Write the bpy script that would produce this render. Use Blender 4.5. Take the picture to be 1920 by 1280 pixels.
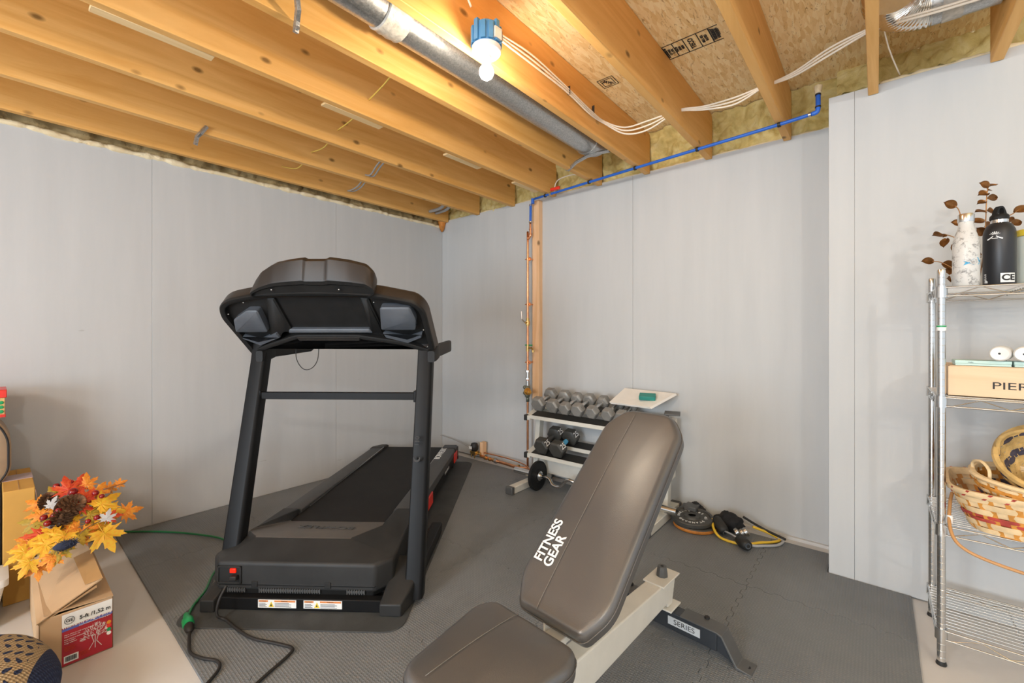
import bpy, bmesh, math, random
from mathutils import Vector, Matrix, Euler, noise
for o in list(bpy.data.objects): bpy.data.objects.remove(o)
S = bpy.context.scene
COL = S.collection
R = math.radians
PI = math.pi
random.seed(7)

# ---------------------------------------------------------------- camera, world, lights, exposure
cam = bpy.data.cameras.new('camera'); camo = bpy.data.objects.new('camera', cam); COL.objects.link(camo)
camo.location = (0, 0, 1.25); camo.rotation_euler = (R(90), 0, R(40))
cam.sensor_width = 36; cam.lens = 815/1920*36; cam.shift_y = -18/1920; cam.clip_start = .02
S.camera = camo
w = bpy.data.worlds.new('world'); S.world = w; w.use_nodes = True
w.node_tree.nodes['Background'].inputs[0].default_value = (.86, .93, 1, 1)
w.node_tree.nodes['Background'].inputs[1].default_value = .8
def light(kind, name, loc, energy, color, size=.05, rot=None, sy=None):
    l = bpy.data.lights.new(name, kind); l.energy = energy; l.color = color
    if kind == 'AREA':
        l.shape = 'RECTANGLE'; l.size = size; l.size_y = sy or size
    else: l.shadow_soft_size = size
    o = bpy.data.objects.new(name, l); COL.objects.link(o); o.location = loc
    if rot: o.rotation_euler = rot
    return o
light('POINT', 'lamp_or_fill_light', (1.6, -1.1, 2.25), 50, (1, .98, .95), .05)
light('POINT', 'lamp_or_fill_light', (1.45, .75, 2.25), 10, (1, .94, .86), .06)
light('AREA', 'window_daylight', (-.6, -3.6, 1.2), 100, (.78, .89, 1), 1.9, (R(90), 0, 0), 1.3)
light('POINT', 'lamp_or_fill_light', (-1.1, -2.4, 2.25), 100, (1, .99, .96), .28)  # added unseen fill light, evens out the back and left walls
S.view_settings.view_transform = 'Standard'; S.view_settings.look = 'None'
S.view_settings.exposure = .48; S.view_settings.gamma = 1; S.view_settings.use_curve_mapping = False

# ---------------------------------------------------------------- materials
class N:
    def __init__(s, name):
        s.m = bpy.data.materials.new(name); s.m.use_nodes = True
        s.t = s.m.node_tree; s.b = s.t.nodes['Principled BSDF']; s._c = None
    def n(s, kind, **k):
        o = s.t.nodes.new(kind)
        for a, v in k.items():
            if a in o.inputs: o.inputs[a].default_value = v
            else: setattr(o, a, v)
        return o
    def l(s, a, b): s.t.links.new(a, b)
    def coord(s, scale=(1, 1, 1), rnd=False, rot=(0, 0, 0)):
        tc = s.n('ShaderNodeTexCoord'); mp = s.n('ShaderNodeMapping')
        mp.inputs['Scale'].default_value = scale; mp.inputs['Rotation'].default_value = rot
        s.l(tc.outputs['Object'], mp.inputs['Vector'])
        if rnd:
            oi = s.n('ShaderNodeObjectInfo'); mu = s.n('ShaderNodeMath', operation='MULTIPLY'); mu.inputs[1].default_value = 37.
            s.l(oi.outputs['Random'], mu.inputs[0]); s.l(mu.outputs[0], mp.inputs['Location'])
        return mp.outputs[0]
    def noise(s, scale, co=None, detail=4, rough=.55, dist=0):
        o = s.n('ShaderNodeTexNoise'); o.inputs['Scale'].default_value = scale; o.inputs['Detail'].default_value = detail
        o.inputs['Roughness'].default_value = rough; o.inputs['Distortion'].default_value = dist
        s.l(co or s.coord(), o.inputs['Vector']); return o.outputs['Fac']
    def voro(s, scale, co=None, out='Distance', feat='F1'):
        o = s.n('ShaderNodeTexVoronoi'); o.feature = feat; o.inputs['Scale'].default_value = scale
        s.l(co or s.coord(), o.inputs['Vector']); return o.outputs[out]
    def ramp(s, f, stops):
        o = s.n('ShaderNodeValToRGB'); e = o.color_ramp.elements
        while len(e) < len(stops): e.new(.5)
        for i, (p, c) in enumerate(stops):
            e[i].position = p; e[i].color = (*c, 1) if isinstance(c, tuple) else (c, c, c, 1)
        s.l(f, o.inputs[0]); return o.outputs[0]
    def mix(s, f, a, b, mode='MIX'):
        o = s.n('ShaderNodeMix', data_type='RGBA', blend_type=mode)
        for i, v in ((0, f), (6, a), (7, b)):
            if isinstance(v, (int, float)): o.inputs[i].default_value = v
            elif isinstance(v, tuple): o.inputs[i].default_value = (*v, 1)
            else: s.l(v, o.inputs[i])
        return o.outputs[2]
    def math(s, op, a, b=0.):
        o = s.n('ShaderNodeMath', operation=op)
        for i, v in ((0, a), (1, b)):
            if isinstance(v, (int, float)): o.inputs[i].default_value = v
            else: s.l(v, o.inputs[i])
        return o.outputs[0]
    def bump(s, h, strength=.3, dist=.01):
        o = s.n('ShaderNodeBump'); o.inputs['Strength'].default_value = strength; o.inputs['Distance'].default_value = dist
        s.l(h, o.inputs['Height'])
        if s._c: s.l(s._c, o.inputs['Normal'])
        s._c = o.outputs[0]; s.l(s._c, s.b.inputs['Normal'])
    def set(s, color=None, rough=.5, metal=0., spec=None, **k):
        if color is not None:
            if isinstance(color, tuple): s.b.inputs['Base Color'].default_value = (*color, 1)
            else: s.l(color, s.b.inputs['Base Color'])
        if isinstance(rough, (int, float)): s.b.inputs['Roughness'].default_value = rough
        else: s.l(rough, s.b.inputs['Roughness'])
        s.b.inputs['Metallic'].default_value = metal
        if spec is not None: s.b.inputs['Specular IOR Level'].default_value = spec
        for a, v in k.items(): s.b.inputs[a.replace('_', ' ')].default_value = v
        return s.m
def plain(name, c, rough=.5, metal=0., var=.12, vs=12, bump=0, bs=60, **k):
    m = N(name)
    c2 = tuple(x*(1-var) for x in c); c1 = tuple(min(1, x*(1+var)) for x in c)
    col = m.ramp(m.noise(vs, m.coord(rnd=True)), [(.3, c2), (.7, c1)])
    if bump: m.bump(m.noise(bs, detail=3), bump, .004)
    return m.set(col, rough, metal, **k)

def wood(name, light_, dark, knot=True, axis=1, scale=1.):
    m = N(name)
    sc = [14, 14, 14]; sc[axis] = 1.1
    co = m.coord(tuple(v*scale for v in sc), rnd=True)
    g = m.noise(1.0, co, 6, .6, 1.2)
    col = m.ramp(g, [(.3, dark), (.5, tuple((a+b)/2 for a, b in zip(light_, dark))), (.68, light_)])
    if knot:
        ks = [9, 9, 9]; ks[axis] = 5.2
        v = m.voro(1., m.coord(tuple(ks), rnd=True))
        o = m.ramp(v, [(.06, 1.), (.15, 0.)])
        sel = m.ramp(m.noise(1.6, m.coord((1, 1, 1), rnd=True), 1), [(.38, 0.), (.42, 1.)])
        kf = m.math('MULTIPLY', o, sel)
        col = m.mix(kf, col, tuple(d*.35 for d in dark))
    m.bump(g, .12, .003)
    return m.set(col, .62)
M = {}
M['joist'] = wood('joist_pine', (.82, .47, .155), (.68, .34, .08))
M['stud'] = wood('stud_pine', (.85, .56, .34), (.72, .42, .2), axis=2)
M['crate'] = wood('crate_pine', (.78, .58, .38), (.62, .42, .24), knot=False, axis=0)
M['strip'] = wood('strip_pine', (.85, .62, .33), (.72, .48, .22), knot=False)

def osb():
    m = N('osb')
    n1 = m.noise(7, m.coord((9, 2.2, 5)), 6, .72, 1.5)
    v = m.voro(1., m.coord((75, 17, 20)), 'Color')
    sep = m.n('ShaderNodeSeparateColor'); m.l(v, sep.inputs[0])
    base = m.ramp(sep.outputs[0], [(.0, (.80, .54, .23)), (.5, (.90, .67, .34)), (1., (.96, .78, .46))])
    dark = m.ramp(n1, [(.34, (.5, .38, .27)), (.43, (1., 1., 1.)), (1., (1., 1., 1.))])
    col = m.mix(1., base, dark, 'MULTIPLY')
    m.bump(sep.outputs[0], .35, .004); m.bump(n1, .3, .004)
    return m.set(col, .7)
M['osb'] = osb()
def wallm():
    m = N('painted_foam_board')
    st = m.noise(1.6, m.coord((7, 7, .7)), 5, .6)
    col = m.ramp(st, [(.3, (.50, .51, .51)), (.7, (.535, .542, .54))])
    sc = m.noise(5, m.coord((1, 1, 5)), 3, .7)
    mk = m.ramp(sc, [(.74, 0.), (.77, 1.)])
    col = m.mix(m.math('MULTIPLY', mk, .35), col, (.25, .22, .19))
    v = m.voro(1.15, m.coord((1, 1, 1.2))); sp_ = m.ramp(m.math('ADD', v, m.math('MULTIPLY', m.noise(40), .03)), [(.030, 1.), (.034, 0.)])
    col = m.mix(m.math('MULTIPLY', sp_, .8), col, (.22, .14, .08))
    m.bump(st, .12, .01); m.bump(m.noise(90, detail=2), .08, .002)
    return m.set(col, .6)
M['wall'] = wallm()
def floorm():
    m = N('painted_concrete')
    col = m.ramp(m.noise(2.2, detail=6), [(.3, (.56, .545, .53)), (.7, (.62, .605, .59))])
    m.bump(m.noise(40), .05, .002)
    return m.set(col, .42)
M['floor'] = floorm()
def matm():
    m = N('textured_foam_mat')
    tc = m.n('ShaderNodeTexCoord'); sp = m.n('ShaderNodeSeparateXYZ'); m.l(tc.outputs['Object'], sp.inputs[0])
    k = 2*PI/.015
    a = m.math('SINE', m.math('MULTIPLY', m.math('ADD', sp.outputs[0], sp.outputs[1]), k*.71))
    b = m.math('SINE', m.math('MULTIPLY', m.math('SUBTRACT', sp.outputs[0], sp.outputs[1]), k*.71))
    h = m.math('MAXIMUM', m.math('MULTIPLY', a, b), 0.)
    n = m.noise(1.7, detail=7, rough=.65)
    col = m.ramp(n, [(.3, (.150, .162, .172)), (.7, (.195, .208, .220))])
    col = m.mix(m.math('MULTIPLY', h, .45), col, (.25, .25, .245))
    hair = m.ramp(m.noise(9, detail=9, rough=.8, dist=4), [(.70, 0.), (.73, 1.)])
    col = m.mix(m.math('MULTIPLY', hair, .35), col, (.38, .37, .35))
    m.bump(h, .6, .003)
    return m.set(col, .55, spec=.4)
M['mat'] = matm()
M['tmat'] = plain('smooth_vinyl_mat', (.052, .056, .058), .62, var=.25, vs=5, bump=.15, bs=120, spec=.35)
def foamm(name, a, b, c):
    m = N(name)
    n = m.noise(9, detail=6, rough=.6, dist=.6)
    col = m.ramp(n, [(.3, a), (.5, b), (.72, c)])
    m.bump(n, .7, .02); m.bump(m.noise(60), .3, .004)
    return m.set(col, .75)
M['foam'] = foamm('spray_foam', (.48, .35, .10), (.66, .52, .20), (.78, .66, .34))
M['foamdark'] = foamm('shaded_spray_foam', (.20, .14, .055), (.30, .21, .09), (.42, .31, .15))  # shade of the recess above the boards put into the colour
M['foamlight'] = foamm('fresh_spray_foam', (.66, .52, .31), (.76, .64, .42), (.84, .73, .52))
def galv():
    m = N('galvanized_steel')
    v = m.voro(200, None, 'Color'); sp = m.n('ShaderNodeSeparateColor'); m.l(v, sp.inputs[0])
    col = m.ramp(sp.outputs[0], [(0., (.36, .37, .37)), (1., (.52, .52, .52))])
    return m.set(col, m.ramp(sp.outputs[1], [(0., .28), (1., .42)]), .9)
M['galv'] = galv()
M['chrome'] = plain('chrome', (.66, .66, .65), .2, 1., .05)
M['steel'] = plain('brushed_steel', (.55, .54, .52), .3, 1., .08)
M['foil'] = plain('foil_duct', (.72, .70, .66), .2, 1., .1, bump=.5, bs=30)
M['copper'] = plain('copper', (.78, .36, .18), .3, 1., .2)
M['brass'] = plain('brass', (.62, .42, .16), .35, 1., .2)
M['blueplastic'] = plain('blue_plastic', (.02, .12, .52), .4)
M['boxblue'] = plain('blue_box_plastic', (.07, .26, .48), .45)
M['red'] = plain('red_plastic', (.75, .035, .02), .35)
M['whitep'] = plain('white_plastic', (.78, .77, .74), .4, var=.04)
M['cable'] = plain('cable_sheath', (.82, .74, .62), .5, var=.05)
M['cabley'] = plain('yellow_cable', (.72, .52, .10), .5, var=.05)
M['cableg'] = plain('grey_cable', (.35, .34, .33), .5, var=.05)
M['tape'] = plain('duct_tape', (.46, .43, .38), .5, .2, .25, 40, bump=.6, bs=50)
M['black'] = plain('black_plastic', (.012, .012, .012), .5, var=.2, spec=.22)
M['blackm'] = plain('black_painted_steel', (.009, .009, .0095), .42, var=.1, spec=.14)
M['shell'] = plain('lamplit_brown_shell', (.024, .018, .014), .4, var=.12, vs=5, bump=.06, bs=300, spec=.32)  # brown tone puts lamp light from above into the shell colour
M['hood'] = plain('dusty_hood_plastic', (.028, .028, .028), .5, var=.3, vs=4, bump=.05, bs=300, spec=.26)
M['hoodtop'] = plain('toplit_hood_panel', (.095, .087, .08), .5, var=.12, vs=6, spec=.4)  # lighter brown: light reflected from above put into the panel colour
M['belt'] = plain('treadmill_belt', (.017, .016, .016), .65, var=.15, vs=8, bump=.25, bs=400, spec=.2)
M['rail'] = plain('foot_rail_plastic', (.06, .06, .06), .5, var=.1, bump=.15, bs=200)
M['grey'] = plain('grey_plastic', (.075, .085, .10), .4)
M['darkgap'] = plain('dark_recess', (.008, .008, .008), .7)
def leather(name, c, brown):
    m = N(name)
    n = m.noise(2.2, m.coord((1, 1, 1)), 4, .5)
    col = m.ramp(n, [(.35, c), (.65, brown)])
    m.bump(m.voro(420), .10, .0015); m.bump(m.noise(14), .05, .004)
    return m.set(col, .33, spec=1.)
M['vinyl'] = leather('black_vinyl', (.062, .063, .066), (.095, .086, .078))
M['seam'] = plain('stitch_thread', (.20, .185, .165), .7)
M['cream'] = plain('cream_painted_steel', (.72, .69, .62), .38, var=.04)
M['navyp'] = plain('dark_navy_steel', (.028, .032, .038), .4)
M['greyp'] = plain('dark_grey_steel', (.085, .085, .083), .45)
M['label'] = plain('silver_label', (.55, .57, .58), .4, .0, .04)
M['white'] = plain('white_print', (.82, .82, .80), .5, var=.02)
M['ink'] = plain('black_ink', (.015, .013, .012), .6)
M['iron'] = plain('cast_iron_grey', (.27, .26, .24), .42, .3, .15, bump=.3, bs=120)
M['irondark'] = plain('dark_rubber_hex', (.06, .058, .052), .42, .1, .2, bump=.2, bs=120)
M['rubber'] = plain('black_rubber', (.018, .018, .017), .55)
M['rackw'] = plain('rack_white', (.66, .64, .57), .42, var=.05)
M['rust'] = plain('orange_rust', (.55, .20, .03), .6, .2, .4, 20)
M['plate'] = plain('plate_iron', (.07, .068, .062), .5, .3, .15)
M['yellow'] = plain('yellow_tube', (.78, .50, .04), .35)
M['tubegrey'] = plain('grey_tube', (.42, .42, .42), .4)
M['cloth'] = plain('black_cloth', (.012, .012, .014), .85, bump=.4, bs=40)
M['teal'] = plain('teal_box', (.02, .22, .18), .4)
M['card'] = plain('cardboard', (.52, .35, .20), .75, var=.06, vs=5, bump=.05, bs=80)
M['cardy'] = plain('yellow_cardboard', (.60, .33, .07), .7, var=.06, vs=5)
M['cardedge'] = plain('cardboard_edge', (.42, .26, .13), .8)
M['tapec'] = plain('brown_packing_tape', (.44, .26, .11), .25, var=.05)
M['tapel'] = plain('lilac_tape', (.52, .40, .42), .3, var=.05)
M['labelred'] = plain('red_print', (.38, .012, .025), .35, var=.05)
M['labelblue'] = plain('blue_print', (.10, .12, .42), .35, var=.05)
M['ltree'] = plain('white_tree_print', (.70, .62, .60), .5)
M['green'] = plain('green_cord', (.012, .17, .055), .4)
M['greenp'] = plain('green_connector', (.01, .32, .10), .35)
M['dgreen'] = plain('dark_green_lid', (.01, .08, .06), .45)
M['tan'] = plain('tan_case', (.40, .28, .18), .5)
M['mint'] = plain('mint_box', (.50, .68, .62), .5, var=.03)
M['paper'] = plain('white_paper', (.80, .76, .70), .7, var=.03)
M['foamroll'] = plain('plastic_wrap_roll', (.74, .73, .70), .3, var=.06)
M['cane'] = plain('cane', (.50, .26, .10), .5)
M['straw'] = plain('pale_straw', (.74, .55, .31), .55, var=.15, vs=30)
M['strawo'] = plain('orange_straw', (.60, .26, .045), .55, var=.2, vs=30)
M['strawr'] = plain('red_straw', (.42, .055, .04), .55, var=.3, vs=30)
M['strawb'] = plain('blue_straw', (.055, .05, .075), .55, var=.3, vs=30)
M['strawy'] = plain('golden_straw', (.60, .40, .15), .5, var=.25, vs=30)
M['tieW'] = plain('white_tie', (.8, .8, .78), .4)
M['gold'] = plain('copper_leaf', (.34, .16, .05), .35, .6, .35, 30)
M['bottleb'] = plain('black_powder_coat', (.018, .018, .02), .42, var=.1)
M['bird'] = plain('blue_print_bird', (.03, .30, .52), .4, var=.3, vs=60)
M['yellowl'] = plain('yellow_lid', (.80, .60, .06), .35)
M['palebox'] = plain('pale_container', (.66, .70, .62), .4, var=.03)
M['berry'] = plain('dark_red_berry', (.22, .008, .008), .12, var=.3)
M['cone'] = plain('pinecone', (.22, .12, .065), .7, var=.55, vs=120)
M['navyf'] = plain('navy_plush', (.02, .028, .06), .9, var=.3, bump=.5, bs=90)
M['greyleaf'] = plain('grey_leaf', (.40, .38, .36), .7)
for nm, c, c2 in (('leafy', (.66, .42, .02), (.70, .30, .015)), ('leafo', (.62, .15, .01), (.70, .30, .025)), ('leafr', (.50, .02, .008), (.58, .09, .015)), ('leafg', (.42, .27, .02), (.30, .20, .02))):
    m = N('maple_' + nm)
    M[nm] = m.set(m.ramp(m.noise(7, m.coord(rnd=True)), [(.35, c), (.65, c2)]), .6)
def bottle_w():
    m = N('speckled_white_bottle')
    a = m.ramp(m.noise(38, detail=8, rough=.8), [(.52, 0.), (.60, 1.)])
    return m.set(m.mix(a, (.62, .61, .58), (.26, .25, .24)), .4)
M['bottlew'] = bottle_w()
def knit():
    m = N('knit_pattern')
    tc = m.n('ShaderNodeTexCoord'); sp = m.n('ShaderNodeSeparateXYZ'); m.l(tc.outputs['Object'], sp.inputs[0])
    x, y, z = sp.outputs
    k = 2*PI/.012
    st = m.math('MULTIPLY', m.math('SINE', m.math('MULTIPLY', x, k)), m.math('SINE', m.math('MULTIPLY', y, k)))
    u = m.math('ADD', m.math('MULTIPLY', x, .5), m.math('MULTIPLY', y, .87))
    v = m.math('SUBTRACT', m.math('MULTIPLY', x, .87), m.math('MULTIPLY', y, .5))
    band = m.math('LESS_THAN', m.math('ABSOLUTE', m.math('SUBTRACT', u, .13)), .062)
    wv = m.math('ADD', m.math('SINE', m.math('MULTIPLY', v, 150)), m.math('SINE', m.math('ADD', m.math('MULTIPLY', u, 260), m.math('MULTIPLY', m.math('SINE', m.math('MULTIPLY', v, 75)), 2.5))))
    hole = m.math('GREATER_THAN', wv, .75)
    inner = m.math('LESS_THAN', m.math('ABSOLUTE', m.math('SUBTRACT', u, .13)), .045)
    hole = m.math('MULTIPLY', hole, inner)
    f = m.math('MULTIPLY', band, m.math('SUBTRACT', 1., hole))
    nv = m.ramp(st, [(.45, (.010, .018, .06)), (1., (.05, .075, .15))])
    bg = m.ramp(st, [(.2, (.36, .25, .13)), (1., (.62, .49, .32))])
    m.bump(st, .6, .004)
    return m.set(m.mix(f, nv, bg), .9)
M['knit'] = knit()
def emis(name, c, s):
    m = N(name); m.b.inputs['Emission Color'].default_value = (*c, 1); m.b.inputs['Emission Strength'].default_value = s
    return m.set((.9, .9, .9) if s > 2 else (.3, .01, .005), .3)
M['bulb'] = emis('lit_bulb_glass', (1, .85, .66), 430)
M['switch'] = emis('lit_red_switch', (1, .02, .0), .55)

# ---------------------------------------------------------------- mesh building
def frame(d):
    d = Vector(d).normalized(); u = Vector((0, 0, 1)) if abs(d.z) < .95 else Vector((1, 0, 0))
    a = d.cross(u).normalized(); return a, d.cross(a).normalized()
class MB:
    def __init__(s): s.bm = bmesh.new(); s.mi = 0
    def face(s, vs, mi=None):
        try:
            f = s.bm.faces.new(vs); f.material_index = s.mi if mi is None else mi; return f
        except ValueError: return None
    def V(s, *c): return s.bm.verts.new(c if len(c) == 3 else c[0])
    def box(s, lo, hi, mat=None):
        v = [Vector((x, y, z)) for x in (lo[0], hi[0]) for y in (lo[1], hi[1]) for z in (lo[2], hi[2])]
        if mat: v = [mat @ p for p in v]
        v = [s.V(p) for p in v]
        for q in ((0, 1, 3, 2), (4, 6, 7, 5), (0, 4, 5, 1), (2, 3, 7, 6), (0, 2, 6, 4), (1, 5, 7, 3)): s.face([v[i] for i in q])
        return s
    def loft(s, rings, cap0=True, cap1=True, closed=True):
        R_ = [[s.V(Vector(p)) for p in r] for r in rings]; n = len(R_[0])
        for a, b in zip(R_, R_[1:]):
            for i in range(n if closed else n-1):
                j = (i+1) % n; s.face((a[i], a[j], b[j], b[i]))
        if cap0: s.face(R_[0][::-1])
        if cap1: s.face(R_[-1])
        return s
    def tube(s, pts, r, seg=10, caps=True, rr=None):
        pts = [Vector(p) for p in pts]; rings = []; a = None
        for i, p in enumerate(pts):
            d = (pts[min(i+1, len(pts)-1)] - pts[max(i-1, 0)]).normalized()
            if a is None: a = frame(d)[0]
            a = (a - d*a.dot(d)).normalized(); b = d.cross(a)
            q = rr[i] if rr else r
            rings.append([p + a*math.cos(t)*q + b*math.sin(t)*q for t in [2*PI*k/seg for k in range(seg)]])
        return s.loft(rings, caps, caps)
    def cyl(s, a, b, r, r2=None, seg=20): return s.tube([a, b], r, seg, rr=[r, r if r2 is None else r2])
    def lathe(s, prof, o=(0, 0, 0), ax=(0, 0, 1), seg=24, caps=True):
        o = Vector(o); ax = Vector(ax).normalized(); a, b = frame(ax)
        return s.loft([[o + ax*h + (a*math.cos(t) + b*math.sin(t))*max(r, 1e-4) for t in [2*PI*k/seg for k in range(seg)]] for r, h in prof], caps, caps)
    def prism(s, poly, f0, f1):
        "poly of 2D points; f0/f1 map a 2D point to 3D"
        return s.loft([[f0(p) for p in poly], [f1(p) for p in poly]])
    def ball(s, c, r, seg=16, rings=10):
        c = Vector(c); r = Vector(r if hasattr(r, '__len__') else (r, r, r))
        L = []
        for i in range(1, rings):
            t = PI*i/rings
            L.append([c + Vector((r.x*math.sin(t)*math.cos(p), r.y*math.sin(t)*math.sin(p), -r.z*math.cos(t))) for p in [2*PI*k/seg for k in range(seg)]])
        return s.loft(L)
    def xf(s, mat): bmesh.ops.transform(s.bm, matrix=mat, verts=s.bm.verts); return s
    def out(s, name, m, parent=None, smooth=None, bevel=0, bseg=2, sub=0, world=False, kind=None, recalc=True):
        if recalc: bmesh.ops.recalc_face_normals(s.bm, faces=s.bm.faces)
        if world and parent is not None:
            m4 = Matrix(); q = parent
            while q is not None: m4 = Matrix.Translation(q.location) @ q.rotation_euler.to_matrix().to_4x4() @ m4; q = q.parent
            s.xf(m4.inverted())
        me = bpy.data.meshes.new(name); s.bm.to_mesh(me); s.bm.free()
        for q in (m if isinstance(m, list) else [m]): me.materials.append(M[q] if isinstance(q, str) else q)
        if smooth is not None:
            me.shade_smooth()
            if smooth < 180: me.set_sharp_from_angle(angle=R(smooth))
        o = bpy.data.objects.new(name, me); COL.objects.link(o)
        if parent is not None: o.parent = parent
        if bevel:
            b = o.modifiers.new('bevel', 'BEVEL'); b.width = bevel; b.segments = bseg; b.limit_method = 'ANGLE'; b.angle_limit = R(40); b.harden_normals = False
            if smooth is None: me.shade_smooth(); me.set_sharp_from_angle(angle=R(40)); 
        if sub:
            b = o.modifiers.new('sub', 'SUBSURF'); b.levels = sub; b.render_levels = sub
        if kind: o['kind'] = kind
        return o
def tag(o, label, cat, group=None, kind=None):
    o['label'] = label; o['category'] = cat
    if group: o['group'] = group
    if kind: o['kind'] = kind
    return o
def thing(name, label, cat, loc=(0, 0, 0), rotz=0, group=None, rot=None):
    o = bpy.data.objects.new(name, None); COL.objects.link(o); o.empty_display_size = .1
    o.location = loc; o.rotation_euler = rot or (0, 0, rotz)
    return tag(o, label, cat, group)
def center(o):
    "moves a one-mesh thing's origin to the base of its bounding box"
    me = o.data; xs = [v.co for v in me.vertices]
    c = Vector(((min(v.x for v in xs)+max(v.x for v in xs))/2, (min(v.y for v in xs)+max(v.y for v in xs))/2, min(v.z for v in xs)))
    me.transform(Matrix.Translation(-c)); o.location = c; return o
def dup(root, loc, rot=None, label=None):
    r = root.copy(); COL.objects.link(r); r.location = loc
    if rot is not None: r.rotation_euler = rot
    if label: r['label'] = label
    for ch in list(root.children):
        c = ch.copy(); COL.objects.link(c); c.parent = r
        for g in list(ch.children):
            d = g.copy(); COL.objects.link(d); d.parent = c
    return r
def text(s, size, m, name='lettering', parent=None, mat=Matrix(), ext=.0006, bold=0., al='CENTER', sx=1., shear=0.):
    c = bpy.data.curves.new('t', 'FONT'); c.body = s; c.size = size; c.extrude = ext; c.align_x = al; c.align_y = 'CENTER'; c.offset = bold; c.shear = shear
    t = bpy.data.objects.new('t', c); COL.objects.link(t)
    bpy.context.view_layer.update()
    me = bpy.data.meshes.new_from_object(t.evaluated_get(bpy.context.evaluated_depsgraph_get()))
    bpy.data.objects.remove(t); bpy.data.curves.remove(c)
    me.transform(mat @ Matrix.Diagonal((sx, 1, 1, 1))); me.name = name
    me.materials.clear(); me.materials.append(M[m])
    o = bpy.data.objects.new(name, me); COL.objects.link(o)
    if parent is not None: o.parent = parent
    return o
def basis(o, x, y):
    "matrix whose local x,y axes are x,y at origin o"
    x = Vector(x).normalized(); y = Vector(y); z = x.cross(y).normalized(); y = z.cross(x)
    m = Matrix((x, y, z)).transposed().to_4x4(); m.translation = Vector(o); return m
def smooth_path(P, n=8):
    P = [Vector(p) for p in P]; Q = [P[0]] + P + [P[-1]]; out = []
    for i in range(1, len(Q)-2):
        a, b, c, d = Q[i-1:i+3]
        for k in range(n):
            t = k/n
            out.append(.5*((2*b) + (c-a)*t + (2*a-5*b+4*c-d)*t*t + (3*b-a-3*c+d)*t**3))
    out.append(P[-1]); return out
def rounded(poly, r, n=4):
    "rounds the corners of a 2D polygon; r may be a list"
    out = []; L = len(poly)
    for i, p in enumerate(poly):
        p = Vector(p[:2]); a = Vector(poly[i-1][:2]) - p; b = Vector(poly[(i+1) % L][:2]) - p
        q = r[i] if isinstance(r, (list, tuple)) else r
        q = min(q, a.length*.45, b.length*.45)
        if q < 1e-5: out.append(p); continue
        A = p + a.normalized()*q; B = p + b.normalized()*q
        for k in range(n+1):
            t = k/n; out.append((1-t)**2*A + 2*t*(1-t)*p + t*t*B)
    return out
def inset(poly, d):
    L = len(poly); area = sum(poly[i-1][0]*poly[i][1] - poly[i][0]*poly[i-1][1] for i in range(L)); sg = 1 if area > 0 else -1
    out = []
    for i in range(L):
        a = Vector(poly[i-1]); p = Vector(poly[i]); b = Vector(poly[(i+1) % L])
        e1 = (p-a).normalized(); e2 = (b-p).normalized()
        n1 = Vector((-e1.y, e1.x)); n2 = Vector((-e2.y, e2.x)); n = n1 + n2
        if n.length < 1e-6: n = n1
        n.normalize(); k = max(.5, n.dot(n1)); out.append(p + n*(d*sg/k))
    return out

# ---------------------------------------------------------------- the room
XL, YB, YR, XR = -3.58, 3.10, 2.77, -.19
ZJ, ZD = 2.41, 2.705
MB().box((-3.9, -3.2, -.1), (3.2, 3.4, 0)).out('floor', 'floor', kind='structure')
MB().box((-3.9, -3.2, ZD), (3.2, 3.4, ZD+.03)).out('ceiling', 'osb', kind='structure')
b = MB()                                                     # foam boards with thin joints
ys = [-3.2, -1.855, -.6, .655, 1.90, 3.098]
for i in range(5): b.box((XL-.05, ys[i]+.0004, .006), (XL + (.0015 if i % 2 else 0), ys[i+1]-.0004, 2.37))
b.box((XL-.2, -3.2, .0), (XL-.12, 3.4, 2.70))
b.out('wall_left', 'wall', kind='structure', bevel=.0008, bseg=1)
b = MB()
xs = [-3.63, -2.68, -1.41, XR+.02]
for i in range(3): b.box((xs[i]+.0004, YB-(.0015 if i == 1 else 0), .012), (xs[i+1]-.0004, YB+.05, 2.43))
b.box((-3.63, YB+.12, 0), (XR+.02, YB+.2, 2.70))
b.out('wall_back', 'wall', kind='structure', bevel=.0008, bseg=1)
b = MB()
xs = [XR, -.085, 1.17, 3.2]
for i in range(3): b.box((xs[i]+(.0002 if i else 0), YR-(.0004 if i == 0 else 0), .006), (xs[i+1]-.0002, YB+.1, 2.455))
b.out('wall_right', 'wall', kind='structure', bevel=.0012, bseg=1)
b = MB(); b.box((-1.3, YB-.02, .0), (XR, YB, .018)); b.out('baseboard_back', 'floor', kind='structure')

# joists: left bottom edge positions, far ends
JX = [-3.515, -3.055, -2.60, -2.14, -1.705, -1.315, -.885, -.435, -.033, .375]
JL = ['pine ceiling joist closest to the left wall, beside the foam strip',
 'second pine ceiling joist out from the left wall, steel strap at its side',
 'third pine ceiling joist out from the left wall, grey cables crossing behind it',
 'fourth pine ceiling joist from the left wall, thin wood strips along its bottom edge',
 'pine ceiling joist just left of the round metal duct',
 'pine ceiling joist right of the metal duct, carrying the blue lamp box',
 'pine ceiling joist between the two printed stamps on the board ceiling',
 'pine ceiling joist to the right of the long printed stamp',
 'pine ceiling joist ending on the corner of the projecting right wall',
 'pine ceiling joist at the upper right edge beside the shiny flexible duct']
for x, lb in zip(JX, JL):
    ye = 3.095 if x < -.1 else 2.765
    b = MB().box((x, -3.0, ZJ), (x+.04, ye, ZD-.002))
    o = center(b.out('ceiling_joist', 'joist', bevel=.003, bseg=2)); tag(o, lb, 'joist', 'ceiling joists')
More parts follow.
